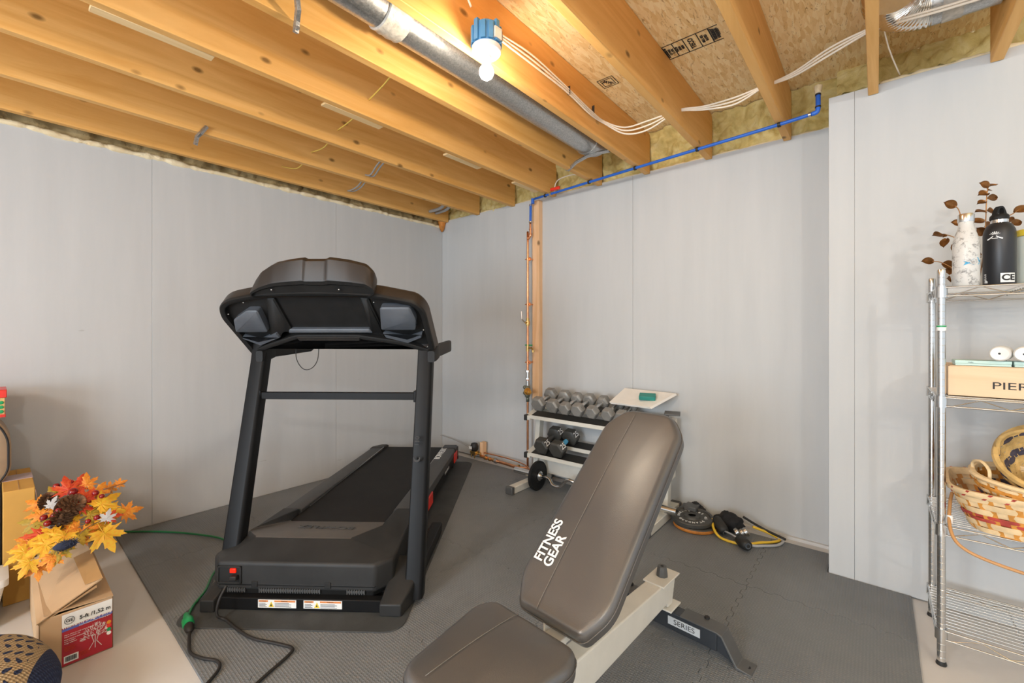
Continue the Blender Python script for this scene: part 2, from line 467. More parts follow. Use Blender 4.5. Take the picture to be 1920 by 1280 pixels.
for k, (y0, y1, x) in enumerate([(.22, .60, -2.14), (1.08, 1.42, -2.14), (1.90, 2.22, -2.14), (2.60, 2.90, -2.14)]):
    o = center(MB().box((x-.048, y0, ZJ), (x-.001, y1, ZJ+.012)).out('wood_strip', 'strip', bevel=.002, bseg=1))
    tag(o, ['thin pale wood strip under the joists at the upper left of the picture', 'thin pale wood strip beside the yellow cable under the joists',
            'thin pale wood strip just past the grey cables, third from the camera', 'thin pale wood strip nearest the blue pipe corner'][k], 'wood strip', 'thin wood strips on the fourth joist')

def lumpy(rows, cols, fn, amp, seed, scale=9., n=(0, 0, 1)):
    b = MB(); g = []
    for i in range(rows+1):
        r = []
        for j in range(cols+1):
            p, nn = fn(i/rows, j/cols); p = Vector(p); nn = Vector(nn)
            d = noise.fractal(p*scale + Vector((seed, 0, 0)), 1., 2., 3)
            d2 = abs(noise.noise(p*scale*1.7 + Vector((0, seed, 3))))
            r.append(b.V(p + nn*amp*(.7*d + .9*d2)))
        g.append(r)
    for i in range(rows):
        for j in range(cols): b.face((g[i][j], g[i+1][j], g[i+1][j+1], g[i][j+1]))
    return b
# spray foam behind the board tops
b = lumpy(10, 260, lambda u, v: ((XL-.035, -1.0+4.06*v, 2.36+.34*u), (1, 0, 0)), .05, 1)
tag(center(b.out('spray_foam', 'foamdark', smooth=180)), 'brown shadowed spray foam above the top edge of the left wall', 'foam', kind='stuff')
b = MB(); L = 300; rg = []
for i in range(L+1):
    y = -1.0 + 4.07*i/L
    c = Vector((XL+.0, y, 2.374 + .010*noise.noise(Vector((y*5, 0, 0)))))
    ra = .016 + .018*abs(noise.noise(Vector((y*7, 3, 0)))) + .006*noise.noise(Vector((y*31, 8, 0)))
    rg.append([c + Vector((math.cos(t)*ra*1.3 - .012, 0, math.sin(t)*ra)) for t in [2*PI*k/8 for k in range(8)]])
b.loft(rg); tag(center(b.out('spray_foam', 'foamlight', smooth=180)), 'pale lumpy bead of spray foam along the top edge of the left wall', 'foam', kind='stuff')
b = lumpy(26, 330, lambda u, v: ((-3.6+3.5*v, YB+.05-.06*u*u*u, 2.40+.30*u), (0, -1, 0)), .05, 5, 10)
tag(center(b.out('spray_foam', 'foam', smooth=180)), 'yellow tan spray foam filling the joist bays above the back wall', 'foam', kind='stuff')
b = MB(); rg = []; L = 330
for i in range(L+1):
    x = -3.58 + 3.45*i/L
    c = Vector((x, YB+.018, 2.432 + .008*noise.noise(Vector((x*6, 4, 0)))))
    ra = .009 + .012*abs(noise.noise(Vector((x*8, 1, 0)))) + .006*noise.noise(Vector((x*29, 8, 0)))
    rg.append([c + Vector((0, math.cos(t)*ra*1.2, math.sin(t)*ra)) for t in [2*PI*k/8 for k in range(8)]])
b.loft(rg); tag(center(b.out('spray_foam', 'foamlight', smooth=180)), 'thin pale bead of spray foam along the top edge of the back wall', 'foam', kind='stuff')
b = lumpy(30, 200, lambda u, v: ((-.17+1.6*v, YR+.03+.22*min(1, u*2) + .06*max(0, u-.5), 2.455+.0*u+.25*max(0, (u-.35)/.65)), (0, -.4, 1)), .05, 9, 11)
tag(center(b.out('spray_foam', 'foam', smooth=180)), 'yellow tan spray foam on top of the projecting right wall', 'foam', kind='stuff')
b = MB(); rg = []; L = 160
for i in range(L+1):
    x = .012 + 1.4*i/L
    c = Vector((x, YR+.016, 2.46 + .008*noise.noise(Vector((x*6, 4, 0)))))
    ra = .012 + .016*abs(noise.noise(Vector((x*8, 1, 5)))) + .006*noise.noise(Vector((x*29, 8, 0)))
    rg.append([c + Vector((0, math.cos(t)*ra, math.sin(t)*ra)) for t in [2*PI*k/8 for k in range(8)]])
b.loft(rg); tag(center(b.out('spray_foam', 'foamlight', smooth=180)), 'pale bead of spray foam along the top edge of the projecting right wall', 'foam', kind='stuff')
b = MB().lathe([(.006, -.085), (.022, -.06), (.032, -.02), (.045, .02), (.05, .04)], (XL+.03, YB-.03, 2.40), seg=12)
tag(center(b.out('foam_drip', 'rust', smooth=180)), 'orange foam drip in the corner where left and back walls meet', 'foam')

# printing on the ceiling board
st = thing('printed_stamp', 'black printed grade stamp with boxes of lettering on the board ceiling', 'stamp', (-.70, 2.26, ZD-.001))
UPM = basis((0, 0, 0), (1, 0, 0), (0, -1, 0))          # faces down
b = MB()
for x in (-.147, -.098, -.045, .02, .075): b.box((x, -.062, -.0012), (x+.004, .062, 0))
b.box((-.147, -.064, -.0012), (.12, -.060, 0)); b.box((-.147, .060, -.0012), (.12, .064, 0)); b.out('stamp_frame', 'ink', st)
for x, s, z in ((-.122, 'FODENSER 08\nC9 TPL8\nC-6TPL', .015), (-.072, 'THE 24\nSPAN\n40/20', .015), (-.012, 'TECO', .034), (.047, 'MILL 422\nRATED', .017), (.10, 'EXPOSURE 1\nSHEATHING', .016)):
    text(s, z, 'ink', 'stamp_lettering', st, Matrix.Translation((x, 0, -.0014)) @ basis((0, 0, 0), (0, -1, 0), (-1, 0, 0)), bold=.0006)
b = MB()
for k in range(9): b.box((.078+.0045*k, -.055+.003*k, -.0012), (.081+.0045*k, .052-.004*k, 0))
b.out('stamp_hatch', 'ink', st)
st = thing('printed_stamp', 'small black printed square mark on the board ceiling near the cables', 'stamp', (-1.20, 2.30, ZD-.001))
b = MB()
for s in (.048, .034):
    b.box((-s, -s, -.0012), (s, -s+.003, 0)); b.box((-s, s-.003, -.0012), (s, s, 0)); b.box((-s, -s, -.0012), (-s+.003, s, 0)); b.box((s-.003, -s, -.0012), (s, s, 0))
b.out('stamp_frame', 'ink', st)
text('JAW', .03, 'ink', 'stamp_lettering', st, Matrix.Translation((0, 0, -.0014)) @ basis((0, 0, 0), (.6, .8, 0), (.8, -.6, 0)), bold=.001)

# round duct
du = thing('round_duct', 'long galvanized steel round duct running between two joists', 'duct', (-1.495, 0, 2.50))
dz = 2.535-2.50; rd = .084
MB().cyl((0, -2.8, dz), (0, 2.62, dz), rd, seg=48).out('duct_pipe', 'galv', du, smooth=30)
b = MB()
rg = []
b.lathe([(rd+.001, 0), (rd+.008, .004), (rd+.006, .02), (rd+.01, .035), (rd+.007, .05), (rd+.011, .07), (rd+.006, .09), (rd+.008, .105), (rd+.001, .11)], (0, .97, dz), (0, 1, 0), 40)
b.out('duct_tape', 'tape', du, smooth=60)
MB().lathe([(rd+.003, 0), (rd+.006, .004), (rd+.003, .008)], (0, 2.56, dz), (0, 1, 0), 40).out('seam_ring', 'galv', du, smooth=40)
rg = []
for k in range(9):
    t = k/8*R(50); c = Vector((0, 2.62+.14*math.sin(t), dz+.14*(1-math.cos(t))))
    a = Vector((1, 0, 0)); u = Vector((0, -math.sin(t), math.cos(t))); q = rd-.004
    rg.append([c+a*q*math.cos(s)+u*q*math.sin(s) for s in [2*PI*i/40 for i in range(40)]])
MB().loft(rg).out('elbow', 'galv', du, smooth=30)
b = MB(); b.tube([(-1.715, 2.66, 2.425), (-1.70, 2.655, 2.414), (-1.60, 2.60, 2.428), (-1.50, 2.575, 2.436), (-1.40, 2.56, 2.43), (-1.318, 2.55, 2.418)], .012, 6)
for v in b.bm.verts: v.co.z += 0
o = b.out('hanger_strap', 'galv', smooth=40); center(o); tag(o, 'narrow metal hanger strap crossing under the far end of the round duct', 'strap')
def strap(pts, lb, wdt=.02):
    b = MB(); b.tube(pts, .011, 4); b.cyl(Vector(pts[-1])+Vector((.006, 0, .01)), Vector(pts[-1])+Vector((.02, 0, .01)), .007, seg=8)
    tag(center(b.out('metal_strap', 'galv')), lb, 'strap')
strap([(-1.60, .70, 2.46), (-1.61, .71, 2.42), (-1.642, .72, 2.40), (-1.652, .72, 2.36)], 'folded metal strap below the joist at the top edge of the picture')
strap([(-3.0, .80, 2.45), (-3.005, .77, 2.40), (-3.03, .76, 2.385), (-3.045, .755, 2.34)], 'small metal strap hanging below a joist over the left wall')

# flexible foil duct at upper right
fd = thing('flexible_duct', 'shiny crinkled foil duct with a straight section in the upper right joist bay', 'duct', (.2, 2.45, 2.592))
rg = []
for k in range(61):
    t = k/60; an = R(100)*(1-t)
    c = Vector((-.05-.13*math.sin(an)+.02, -.13+.13*math.cos(an)*1.0, 0)) + Vector((0, 0, .02*(1-t)))
    d = Vector((math.cos(an), math.sin(an), 0)).normalized(); a = Vector((d.y, -d.x, 0)); q = .088 + (.005 if k % 4 < 2 else 0)
    rg.append([c + a*q*math.cos(s) + Vector((0, 0, 1))*q*math.sin(s) for s in [2*PI*i/32 for i in range(32)]])
MB().loft(rg).out('foil_elbow', 'foil', fd, smooth=50)
MB().cyl((-.035, 0, .0), (.165, 0, .0), .089, seg=40).out('straight_section', 'galv', fd, smooth=30)
MB().cyl((.0, 0, .0), (.06, 0, .0), .0915, seg=40).out('tape_band', 'tape', fd, smooth=30)

# cables
def cable(name, pts, r, m, lb, group=None, n=8, rotz=None):
    o = MB().tube(smooth_path(pts, n), r, 8).out(name, m, smooth=180); center(o); return tag(o, lb, 'cable', group)
for k in range(3):
    e = k*.012
    pts = [(-1.262, 1.32, 2.56-e*.8), (-1.262, 1.42, 2.552-e), (-1.262, 1.65, 2.572-e*1.5-.004*k), (-1.262, 1.95, 2.55-e), (-1.262, 2.2, 2.525-e), (-1.255, 2.36, 2.515-e*.5), (-1.17, 2.46, 2.49-e*1.6), (-1.04, 2.49, 2.50-e*2.2), (-.89, 2.50, 2.51-e*.4),
           (-.835, 2.50, 2.508-e*.4), (-.73, 2.53, 2.50-e*.8), (-.58, 2.54, 2.50-e*1.5), (-.45, 2.54, 2.512-e*.3), (-.40, 2.53, 2.51-e*.3), (-.30, 2.50, 2.515-e*.8), (-.16, 2.44, 2.54-e*1.3), (-.03, 2.42, 2.553-e*.6), (.01, 2.40, 2.54-e*.4), (.10, 2.36, 2.515-e), (.22, 2.35, 2.50-e), (.40, 2.36, 2.50-e), (.7, 2.4, 2.52)]
    if k == 2: pts = pts[:18]
    cable('electrical_cable', pts, .0048, 'cable', ['upper white cable of the three running through the joists on the right', 'middle white cable of the three running through the joists on the right', 'lowest sagging white cable of the three on the right joists'][k], 'white cables through the joists')
for y, lb in ((1.43, 'dark staple holding the white cables beside the blue lamp box'), (1.98, 'dark staple holding the white cables halfway along the joist'), (2.24, 'dark staple holding the white cables just before they leave the joist')):
    tag(center(MB().box((-1.270, y-.0015, 2.52), (-1.2555, y+.0015, 2.565)).out('cable_staple', 'ink')), lb, 'staple', 'staples on the joist')
cable('electrical_cable', [(.012, 2.30, 2.62), (.05, 2.31, 2.63), (.075, 2.32, 2.59), (.05, 2.35, 2.555), (.012, 2.38, 2.54)], .0045, 'cable', 'short loop of white cable beside the shiny foil duct')
cable('electrical_cable', [(.01, 2.36, 2.58), (.04, 2.55, 2.51), (.085, 2.78, 2.475)], .003, 'cable', 'thin tan cord slanting down onto the foam of the right wall', n=3)
cable('electrical_cable', [(-1.30, .95, 2.70), (-1.245, 1.0, 2.66), (-1.215, 1.12, 2.60), (-1.215, 1.2, 2.52)], .0045, 'cable', 'white cable dropping to the blue lamp box')
cable('electrical_cable', [(-1.72, 2.9, 2.44), (-1.85, 2.96, 2.50), (-2.0, 2.98, 2.50), (-2.06, 3.01, 2.46), (-2.075, 3.04, 2.42)], .0045, 'cable', 'white cable sagging above the red valve on the blue pipe')
cable('yellow_cable', [(-1.70, 1.24, 2.56), (-1.86, 1.26, 2.505), (-2.10, 1.30, 2.50)], .0036, 'cabley', 'thin yellow cable crossing the bay left of the duct', 'yellow cables between the left joists')
cable('yellow_cable', [(-2.14, 1.31, 2.55), (-2.30, 1.335, 2.49), (-2.56, 1.37, 2.50)], .0036, 'cabley', 'thin yellow cable beside a wood strip in the middle bay', 'yellow cables between the left joists')
cable('yellow_cable', [(-2.60, 1.38, 2.53), (-2.78, 1.40, 2.47), (-3.02, 1.42, 2.50)], .0036, 'cabley', 'thin yellow cable crossing the third bay from the left wall', 'yellow cables between the left joists')
cable('yellow_cable', [(-3.055, 1.43, 2.50), (-3.25, 1.43, 2.45), (-3.47, 1.41, 2.51)], .0036, 'cabley', 'thin yellow cable nearest the left wall between joists', 'yellow cables between the left joists')
for k in range(2):
    cable('grey_cable', [(-2.60, 1.74+.03*k, 2.47), (-2.72, 1.75+.03*k, 2.435), (-2.9, 1.81+.03*k, 2.425), (-3.02, 1.84+.03*k, 2.46)], .006, 'cableg', ['front grey cable slanting between the joists above the treadmill', 'rear grey cable slanting between the joists above the treadmill'][k], 'grey cables above the treadmill')
    cable('grey_cable', [(-3.06, 1.84+.03*k, 2.43), (-3.2, 1.88+.03*k, 2.42), (-3.36, 1.91+.03*k, 2.43), (-3.475, 1.95, 2.46)], .006, 'cableg', ['front grey cable end near the left wall foam', 'rear grey cable end near the left wall foam'][k], 'grey cables near the left wall')
for k in range(2):
    o = cable('grey_hose', [(-3.07, 2.72+.09*k, 2.50), (-3.25, 2.80+.07*k, 2.46), (-3.47, 2.84+.08*k, 2.47)], .016, 'cableg', ['grey hose bundle under the joists just before the wall corner', 'second grey hose of the bundle, closest to the wall corner'][k], 'grey hoses near the wall corner'); o['category'] = 'hose'

# lamp holder
lm = thing('ceiling_lamp', 'bare lit bulb in white holder on blue electrical box', 'lamp', (-1.19, 1.26, 2.284))
b = MB()
b.lathe([(.050, .092), (.054, .10), (.054, .175), (.0, .175)], seg=28, caps=False)
for k in range(12):
    t = 2*PI*k/12; c = Matrix.Rotation(t, 4, 'Z'); b.box((.046, -.010, .10), (.062, .010, .168 + .014*(k % 3 == 0)), c)
b.out('electrical_box', 'boxblue', lm, smooth=40, bevel=.002)
b = MB().box((.050, -.012, .108), (.0635, .024, .150), Matrix.Rotation(R(-5), 4, 'Z')); b.out('box_label', 'paper', lm)
MB().lathe([(.0, .060), (.020, .060), (.028, .064), (.050, .068), (.058, .076), (.058, .094), (.0, .094)], seg=36).out('holder_plate', 'whitep', lm, smooth=50)
b = MB().lathe([(.0, .034), (.0165, .034), (.0175, .04), (.0215, .045), (.0215, .052), (.019, .062)], seg=24)
b.out('socket', 'whitep', lm, smooth=40)
prof = [(.0001, -.031), (.012, -.0285), (.022, -.021), (.0285, -.008), (.0285, .004), (.024, .015), (.017, .024), (.0145, .036)]
MB().lathe(prof, seg=28).out('light_bulb', 'bulb', lm, smooth=180)

# blue pipe, clips, valve
bp = thing('blue_water_pipe', 'thin blue plastic water pipe running under the joists along the back wall', 'pipe', (-2.25, 2.97, 2.395))
pts = [(-2.25, 2.985, 2.392), (-1.315, 2.885, 2.395), (-.873, 2.845, 2.398), (-.45, 2.805, 2.40), (-.262, 2.782, 2.402)]
MB().tube(smooth_path(pts, 6), .0095, 12).out('pipe', 'blueplastic', bp, smooth=180, world=True)
def ring(c, ax, r, w_, m, name, p):
    c = Vector(c); ax = Vector(ax).normalized(); return MB().cyl(c-ax*w_/2, c+ax*w_/2, r, seg=12).out(name, m, p, world=True, smooth=40)
for q in ((-2.13, 2.972, 2.3925), (-1.685, 2.925, 2.394), (-1.295, 2.884, 2.395), (-.865, 2.845, 2.398), (-.415, 2.802, 2.400)): ring(q, (1, -.1, 0), .0145, .014, 'rubber', 'pipe_clip', bp)
MB().tube(smooth_path([(-.262, 2.782, 2.402), (-.242, 2.780, 2.405), (-.236, 2.780, 2.425), (-.236, 2.782, 2.50)], 5), .0115, 12).out('elbow', 'blueplastic', bp, smooth=180, world=True)
ring((-.272, 2.783, 2.402), (1, -.1, 0), .013, .012, 'steel', 'crimp_ring', bp); ring((-.236, 2.781, 2.43), (0, 0, 1), .0135, .008, 'ink', 'crimp_ring', bp); ring((-.236, 2.782, 2.495), (0, 0, 1), .0135, .008, 'ink', 'crimp_ring', bp)
MB().cyl((-.236, 2.782, 2.50), (-.236, 2.79, 2.54), .014, .02, seg=12).out('foam_collar', 'foamlight', bp, world=True, smooth=60)
MB().box((-2.06, 2.942, 2.408), (-1.97, 2.958, 2.432)).out('valve_handle', 'red', bp, world=True, bevel=.003)
ring((-2.07, 2.962, 2.394), (1, -.1, 0), .0135, .02, 'steel', 'crimp_ring', bp)
MB().cyl((-2.275, 2.99, 2.40), (-2.275, 2.99, 2.355), .014).out('elbow', 'blueplastic', bp, world=True)

sd = center(MB().box((-2.322, 3.045, .66), (-2.25, 3.0995, 2.40)).out('wood_stud', 'stud', bevel=.003)); tag(sd, 'pinkish pine board fixed upright to the back wall behind the pipes', 'board')
cp = thing('copper_pipe', 'vertical copper water pipe with brass valves on the back wall board', 'pipe', (-2.33, 3.01, 0))
MB().cyl((-2.305, 3.0, 2.36), (-2.308, 3.0, 2.20), .0105, seg=14).out('blue_section', 'blueplastic', cp, world=True, smooth=40)
ring((-2.305, 3.0, 2.35), (0, 0, 1), .014, .01, 'steel', 'crimp_ring', cp); ring((-2.308, 3.0, 2.205), (0, 0, 1), .014, .012, 'steel', 'crimp_ring', cp)
MB().tube(smooth_path([(-2.308, 3.0, 2.20), (-2.308, 3.0, 2.10), (-2.309, 3.0, 2.085), (-2.335, 3.0, 2.055), (-2.337, 3.0, 2.03), (-2.338, 3.0, .8), (-2.338, 3.0, .07)], 5), .0098, 12).out('pipe', 'copper', cp, world=True, smooth=180)
for z in (2.10, 2.14): ring((-2.308, 3.0, z), (0, 0, 1), .013, .012, 'copper', 'coupling', cp)
for z in (1.885, 1.49, .985):
    b = MB(); b.lathe([(.0, 0), (.017, .001), (.017, .006), (.005, .010), (.005, .045)], (-2.318, 2.998, z), (0, 1, 0), 14); b.cyl((-2.36, 2.996, z), (-2.318, 2.996, z), .006, seg=8)
    b.cyl((-2.338, 3.0, z-.007), (-2.338, 3.0, z+.007), .0135, seg=12); b.out('pipe_hanger', 'copper', cp, world=True, smooth=40)
b = MB(); b.cyl((-2.338, 3.0, 1.30), (-2.338, 3.0, 1.37), .014, seg=12); b.cyl((-2.338, 3.0, 1.315), (-2.338, 3.0, 1.345), .019, seg=6); b.cyl((-2.338, 3.0, 1.33), (-2.338, 2.965, 1.33), .008, seg=8)
b.out('ball_valve', 'brass', cp, world=True, smooth=40)
MB().tube([(-2.345, 2.962, 1.335), (-2.372, 2.96, 1.36), (-2.378, 2.96, 1.43)], .006, 6).out('valve_lever', 'steel', cp, world=True)
b = MB(); b.cyl((-2.338, 3.0, 1.08), (-2.338, 3.0, 1.14), .014, seg=12); b.tube([(-2.338, 3.0, 1.11), (-2.29, 2.99, 1.11), (-2.27, 2.985, 1.09)], .009, 10); b.lathe([(.011, 0), (.013, .02), (.009, .022)], (-2.268, 2.985, 1.095), (0, 0, -1), 10)
b.out('drain_tap', 'brass', cp, world=True, smooth=40)
b = MB()
for x in (-2.345, -2.305, -2.285): b.ball((x, 2.985, 1.135), (.011, .011, .006), 8, 6)
b.out('tap_wheel', 'greenp', cp, world=True, smooth=180)
b = MB(); b.cyl((-2.338, 3.0, .845), (-2.338, 3.0, .905), .016, seg=12); b.cyl((-2.338, 3.0, .835), (-2.338, 3.0, .85), .021, seg=6); b.cyl((-2.338, 3.0, .90), (-2.338, 3.0, .915), .021, seg=6); b.cyl((-2.338, 3.0, .775), (-2.338, 3.0, .825), .016, seg=12)
b.out('union', 'steel', cp, world=True, smooth=40)
b = MB(); b.ball((-2.338, 2.995, .755), (.026, .026, .03), 12, 8); b.ball((-2.362, 2.99, .765), (.017,)*3, 10, 7); b.ball((-2.362, 2.99, .715), (.017,)*3, 10, 7); b.ball((-2.338, 2.995, .70), (.025, .025, .028), 12, 8); b.cyl((-2.338, 3.0, .64), (-2.338, 3.0, .69), .015, seg=12)
b.out('regulator_body', plain('weathered_brass', (.16, .17, .13), .45, .6, .3), cp, world=True, smooth=180)
b = MB(); b.lathe([(.030, 0), (.032, .01), (.028, .03), (.018, .04), (.0165, .085), (.010, .09), (.006, .10), (.006, .115)], (-2.325, 2.975, .735), (.80, -.6, 0), 16)
b.out('regulator_cap', plain('orange_brass', (.70, .34, .05), .35, .7, .1), cp, world=True, smooth=40)
# floor level pipes and pump
hp = thing('copper_floor_pipe', 'copper pipes running low along the base of the back wall', 'pipe', (-2.65, 3.0, .03))
b = MB(); b.cyl((-2.93, 3.02, .052), (-2.42, 2.98, .050), .014, seg=12); b.cyl((-2.42, 2.98, .05), (-2.34, 3.0, .06), .012, seg=12); b.out('pipe', 'copper', hp, world=True, smooth=40)
MB().tube(smooth_path([(-2.9, 3.04, .085), (-2.6, 3.03, .09), (-2.42, 3.01, .085), (-2.32, 2.96, .09), (-2.24, 2.93, .06)], 5), .006, 8).out('thin_pipe', 'copper', hp, world=True, smooth=180)
for x in (-2.84, -2.79, -2.74, -2.44): ring((x, 3.0-.0*x, .052), (1, 0, 0), .018, .014, 'brass', 'coupling', hp)
b = MB(); b.cyl((-2.70, 2.99, .03), (-2.70, 2.99, .085), .008, seg=8); b.cyl((-2.715, 2.985, .055), (-2.685, 2.985, .055), .02, seg=10); b.out('clamp', 'steel', hp, world=True, smooth=40)
pm = thing('backflow_valve', 'small black valve body on brass fittings low on the back wall near the corner', 'valve', (-2.985, 3.0, .03))
MB().lathe([(.0, 0), (.030, 0), (.038, .01), (.040, .035), (.040, .042), (.034, .05), (.034, .06), (.028, .068), (.0, .07)], (0, -.01, .075), seg=20).out('valve_body', 'ink', pm, smooth=40)
MB().box((-.034, -.052, .09), (.004, -.046, .118)).out('valve_label', 'whitep', pm, bevel=.002)
b = MB(); b.box((-.03, -.035, .035), (.035, .02, .07)); b.cyl((-.06, 0, .05), (.07, 0, .05), .014, seg=10); b.cyl((.012, -.02, .0), (.012, -.02, .04), .006, seg=8); b.cyl((-.02, -.03, .01), (-.02, -.03, .04), .006, seg=8); b.out('brass_base', 'brass', pm, bevel=.003, smooth=40)
MB().box((.045, .02, .03), (.085, .07, .155)).out('wood_block', 'stud', pm)
cable('electrical_cable', [(-3.04, 2.99, .11), (-3.2, 3.05, .12), (-3.4, 3.06, .14), (-3.56, 3.06, .15)], .004, 'cableg', 'dark cord running from the small valve to the wall corner')

# ---------------------------------------------------------------- floor mats
mt = thing('foam_floor_mat', 'dark grey interlocking textured foam mat covering most of the floor', 'floor mat', (-1.7, 1.7, 0))
TX = [-3.56, -2.945, -2.33, -1.715, -1.10, -.49, .125]; TY = [.475, 1.105, 1.735, 2.365, 3.0]
b = MB()
def zig(p, q, n=15, a=.008):
    p = Vector(p); q = Vector(q); d = (q-p); nn = Vector((-d.y, d.x)).normalized(); out = []
    for k in range(1, n*2): 
        s = 1 if (k//2) % 2 else -1
        for e in (-.22, .22): out.append(p + d*((k+e)/(2*n)) + nn*a*s*(1 if k % 2 else 1))
    return out
for i in range(6):
    for j in range(4):
        x0, x1, y0, y1 = TX[i], TX[i+1], TY[j], TY[j+1]
        if j == 3 and i == 5:
            y1 = 2.763
        pass
        g = .0006
        P = [(x0+g, y0+g), (x1-g, y0+g), (x1-g, y1-g), (x0+g, y1-g)]
        if j == 3 and i == 5: x1 = .115
        ring_ = []
        def E_(a, b2, inner): return [Vector(a)] + (zig(a, b2) if inner else [])
        a, b2, c, d = P
        ring_ += E_(a, b2, j > 0); ring_ += E_(b2, c, i < 5)
        t = E_(d, c, j < 3); ring_ += [Vector(c)] + t[1:][::-1]
        t = E_(a, d, i > 0); ring_ += [Vector(d)] + t[1:][::-1]
        if j == 3 and i == 5: pass
        if j == 3 and i == 5:
            ring_ = [Vector((x0+g, y0+g))] + zig(a, b2) + [Vector(v) for v in ((.125, y0+g), (.125, 2.763), (-.196, 2.763), (-.196, 3.0-g), (x0+g, 3.0-g))] + zig((x0+g, y0+g), (x0+g, 3.0-g))[::-1]
        ri = inset(ring_, .0008)
        b.loft([[(p.x-(-1.7), p.y-1.7, 0) for p in ring_], [(p.x+1.7, p.y-1.7, .010) for p in ring_], [(p.x+1.7, p.y-1.7, .012) for p in ri]])
b.out('mat_tiles', 'mat', mt)
# ---------------------------------------------------------------- treadmill
TL = Vector((-1.941, .851, 0)); TR = R(38)
tm = MB(); P = rounded([(-.50, -.10), (.49, -.10), (.49, 2.25), (-.50, 2.25)], .09, 6)
tm.prism(P, lambda p: (p.x, p.y, .0125), lambda p: (p.x, p.y, .017))
o = tm.out('treadmill_mat', 'tmat', bevel=.002); o.location = TL; o.rotation_euler = (0, 0, TR)
tag(o, 'smooth dark mat with rounded corners lying under the treadmill', 'floor mat')
T = thing('treadmill', 'large black folding treadmill facing the camera in the corner', 'treadmill', TL + Vector((0, 0, .017)), TR)
zb = -.017
def TB(): return MB()
bf = TB()
bf.box((-.375, .02, .0), (.37, .06, .054))
bf.box((-.425, .08, .0), (-.365, .80, .06)); bf.box((.42, .08, .0), (.48, .80, .06))
bf.box((-.36, .10, .0), (.42, .15, .05)); bf.box((-.36, .72, .0), (.42, .76, .04))
base = bf.out('base_frame', 'blackm', T, bevel=.004)
for sx, x0, x1 in ((-1, -.435, -.37), (1, .365, .49)):
    f = TB()
    f.loft([[(x0, -.005, 0), (x1-(.03 if sx > 0 else 0), -.005, 0), (x1, .10, 0), (x1, .24, 0), (x0, .24, 0)],
            [(x0, -.005, .052), (x1-(.03 if sx > 0 else 0), -.005, .052), (x1, .10, .085), (x1, .24, .13), (x0, .24, .13)],
            [(x0+.01, .01, .060), (x1-.045, .01, .060), (x1-.012, .11, .098), (x1-.012, .235, .145), (x0+.01, .235, .145)]])
    f.out('foot_cover', 'hood', T, bevel=.006, bseg=3)
# upright profile swept along leaning path
for sx, xc in ((-1, -.395), (1, .480)):
    u = TB(); rg = []
    prof = rounded([(-.041, -.030), (.030, -.030), (.041, -.018), (.041, .035), (-.041, .035)], .008, 3)
    for (y, z, s) in ((.115, .02, 1), (.155, .15, 1), (.395, 1.085, .92), (.41, 1.17, .9)):
        rg.append([(xc + (.008 if sx > 0 else 0) + p.x*s - .012*(z), y + p.y, z) for p in prof])
    u.loft(rg).out('upright', 'blackm', T, smooth=35)
MB().box((-.405, .335, .885), (.445, .362, .922)).out('crossbar', 'blackm', T, bevel=.003)
for x in (-.372, .438):
    MB().box((x-.012, .328, .875), (x+.004, .37, .932)).out('bracket', 'blackm', T, bevel=.003)
lg = Matrix.Translation((.478, .217, .56))
b = MB()
arc = [(.017*math.cos(t), .017*math.sin(t)) for t in [R(70)+R(220)*k/14 for k in range(15)]] + [(.010*math.cos(t)+.004, .011*math.sin(t)) for t in [R(290)-R(220)*k/14 for k in range(15)]]
fr = basis((.472, .2205, .62), (0, .25, 1), (-1, 0, 0))
b.prism([Vector(p) for p in arc], lambda p: fr @ Vector((p.x, p.y, -.004)), lambda p: fr @ Vector((p.x, p.y, .002)))
b.out('logo', 'ink', T)
text('110', .032, 'ink', 'logo', T, basis((.470, .236, .70), (0, .25, 1), (-1, 0, 0)), .002)

# motor hood
h = TB()
z1 = .192; ZS = -.017
a = {k: h.V(*v) for k, v in dict(a0=(-.450, .11, z1), a1=(-.390, .05, z1), a2=(.328, .05, z1), a3=(.392, .12, z1),
     r0=(-.285, .165, .255), r1=(.165, .165, .255), rr=(.262, .36, .243), rb=(.238, .66, .200), ro=(.345, .68, .195),
     rl=(-.372, .27, .252), lb=(-.330, .64, .200), lo=(-.430, .66, .195), q0=(-.318, .52, .178), q1=(.235, .52, .178),
     b0=(-.450, .11, .070), b1=(-.390, .05, .070), b2=(.328, .05, .070), b3=(.392, .12, .070), bo=(.345, .68, .06), bl=(-.430, .66, .06), lbb=(-.330, .64, .06), rbb=(.238, .66, .06), qb0=(-.318, .52, .06), qb1=(.235, .52, .06)).items()}
F_ = lambda *k, mi=0: h.face([a[q] for q in k], mi)
F_('a1', 'a2', 'r1', 'r0'); F_('a0', 'a1', 'r0', 'rl'); F_('a0', 'rl', 'lb', 'lo'); F_('a2', 'a3', 'rr', 'r1'); F_('a3', 'ro', 'rb', 'rr')
F_('r0', 'r1', 'rr', 'q1', 'q0', 'rl', mi=1); F_('rr', 'rb', 'q1'); F_('rl', 'q0', 'lb'); F_('lo', 'lb', 'lbb', 'bl'); F_('lb', 'q0', 'qb0', 'lbb'); F_('q0', 'q1', 'qb1', 'qb0'); F_('q1', 'rb', 'rbb', 'qb1'); F_('rb', 'ro', 'bo', 'rbb')
F_('a0', 'b0', 'b1', 'a1'); F_('a1', 'b1', 'b2', 'a2'); F_('a2', 'b2', 'b3', 'a3'); F_('a3', 'b3', 'bo', 'ro'); F_('a0', 'lo', 'bl', 'b0'); F_('b0', 'bl', 'lbb', 'qb0', 'qb1', 'rbb', 'bo', 'b3', 'b2', 'b1')
hood = h.out('motor_hood', ['hood', 'hoodtop'], T, bevel=.012, bseg=4)
